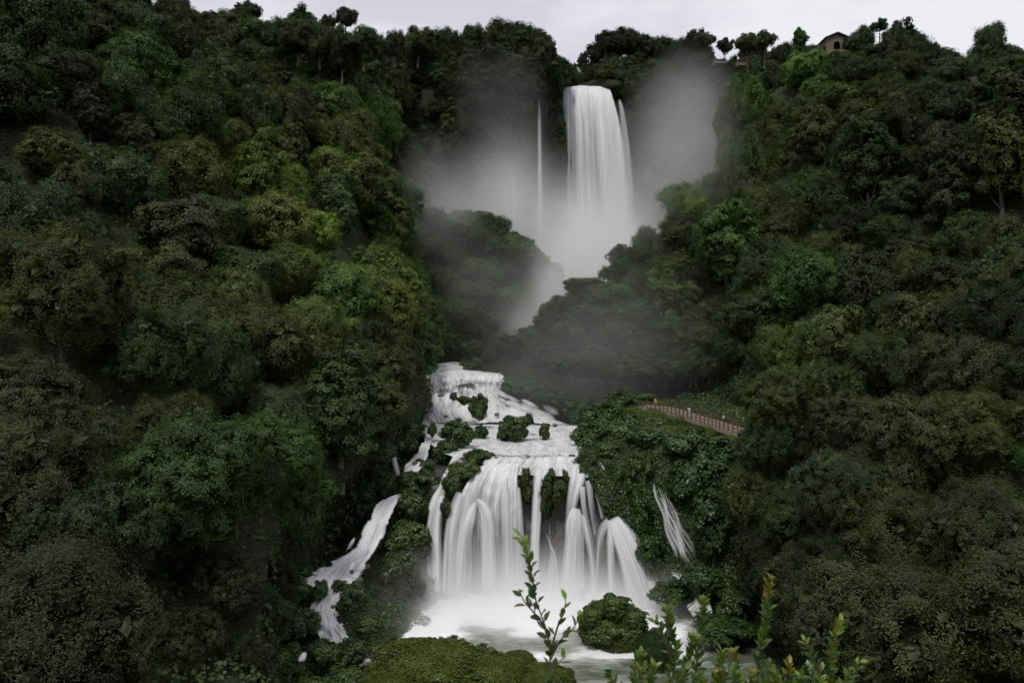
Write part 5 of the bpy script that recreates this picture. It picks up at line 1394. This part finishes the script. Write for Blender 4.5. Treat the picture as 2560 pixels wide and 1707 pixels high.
sprig_shrub('slender leafy shrub sprig rising in front of the main fall', [
    [(545, 900, 2.7), (549, 760, 2.7), (549, 682, 2.7), (550, 650, 2.7), (545, 625, 2.68), (536, 600, 2.66), (533, 580, 2.65), (530, 566, 2.64), (526, 550, 2.63), (521, 535, 2.62)],
    [(550, 660, 2.7), (560, 640, 2.72), (573, 628, 2.74), (581, 612, 2.76)], [(552, 645, 2.7), (558, 625, 2.71), (564, 610, 2.72), (566, 597, 2.72)],
    [(545, 625, 2.68), (534, 612, 2.66), (524, 600, 2.65), (519, 588, 2.64)], [(549, 690, 2.7), (555, 668, 2.66), (566, 655, 2.64)]], 3, .048, LCOL[:2] + [LCOL[3]], .8, (1.8, 1.7, .8))
sprig_shrub('glossy leafy shrub at the bottom edge right of the slender sprig', [
    [(640, 900, 2.9), (655, 760, 2.9), (668, 700, 2.9), (675, 655, 2.9), (671, 628, 2.9), (667, 608, 2.9)], [(672, 660, 2.9), (662, 632, 2.88), (655, 620, 2.87)],
    [(690, 860, 2.95), (695, 720, 2.95), (697, 660, 2.95), (703, 620, 2.95), (704, 598, 2.95)], [(650, 860, 2.8), (640, 720, 2.8), (636, 680, 2.8), (640, 652, 2.8)],
    [(680, 860, 2.85), (680, 700, 2.85), (688, 660, 2.85), (694, 636, 2.85)], [(660, 860, 2.75), (655, 720, 2.75), (650, 690, 2.75), (655, 665, 2.75)], [(700, 860, 2.8), (712, 720, 2.8), (716, 680, 2.8), (722, 650, 2.8)]],
    5, .046, LCOL + [LCOL[1]], 1.7, (1.2, 1.15, .6))
sprig_shrub('leafy shrub with one tall orange-tipped shoot at the bottom edge', [
    [(765, 900, 3.0), (764, 760, 3.0), (758, 690, 3.0), (760, 650, 3.0), (766, 620, 3.0), (768, 600, 3.0), (771, 577, 3.0)], [(745, 860, 3.0), (742, 720, 3.0), (738, 680, 3.0), (733, 650, 3.0)],
    [(775, 860, 2.9), (780, 720, 2.9), (786, 690, 2.9), (790, 662, 2.9)], [(755, 860, 2.8), (752, 740, 2.8), (748, 700, 2.8), (752, 672, 2.8)], [(735, 860, 2.75), (728, 740, 2.75), (722, 700, 2.75), (718, 672, 2.75)],
    [(770, 860, 2.8), (768, 740, 2.8), (770, 700, 2.8), (776, 680, 2.8)]], 6, .046, LCOL + [(.8, .9, .7)], 1.7, (1.5, 1.0, .45))
sprig_shrub('leafy shrub with bronze young leaves, rightmost at the bottom edge', [
    [(830, 900, 2.8), (834, 760, 2.8), (832, 700, 2.8), (830, 665, 2.8), (834, 640, 2.8), (840, 620, 2.8)], [(835, 700, 2.8), (822, 675, 2.78), (812, 655, 2.77), (805, 640, 2.76)],
    [(835, 710, 2.8), (846, 690, 2.82), (854, 672, 2.84), (860, 660, 2.85)], [(810, 860, 2.75), (812, 740, 2.75), (806, 700, 2.75), (800, 676, 2.75)], [(825, 860, 2.7), (822, 740, 2.7), (818, 700, 2.7), (820, 680, 2.7)]],
    8, .044, LCOL + LCOL + [(1.6, 1.1, .7), (1.2, 1.2, .8)], 1.8, (1.9, 1.6, 1.0))
sprig_shrub('low glossy leafy shrub filling the bottom edge between the taller shoots', [
    [(x, 860, 2.5 + (k % 3) * .12), (x + 6 * (-1) ** k, 760, 2.5 + (k % 3) * .12), (x + 4 * (-1) ** k, 700, 2.5 + (k % 3) * .12), (x - 9 * (-1) ** k, t_, 2.5 + (k % 3) * .12)] for k, (x, t_) in enumerate([(618, 672), (634, 664), (648, 676), (676, 668), (704, 672), (722, 664), (742, 668), (762, 660), (782, 674), (796, 668), (818, 664), (842, 672), (690, 684), (730, 684), (775, 686), (808, 684)])],
    12, .045, LCOL + [(1.1, 1.1, .7)], 1.5, None)
# bare dead branch on the right slope
root = empty('dead_branch', P(948, 610, 62), 'pale bare dead branch hanging in the trees at the lower right', 'branch')
RL = np.array(root.location)
bp = []
for st in ([(945, 592, 61), (953, 604, 61), (962, 613, 61), (963, 620, 61)], [(950, 600, 61), (956, 606, 60.8), (963, 611, 60.6)], [(944, 607, 61), (950, 614, 61), (952, 622, 61)]):
    pts = cr_matrix(len(st), 5) @ np.array([P(*q) for q in st]) - RL
    bp.append(tube(pts, np.linspace(.07, .025, len(pts)), 5))
V, Q = join(bp)
link('limb', mesh_np('limb', V, [Q], smooth=True), simple_mat('dead_wood', (.35, .33, .3), (.45, .43, .4), 5), root)
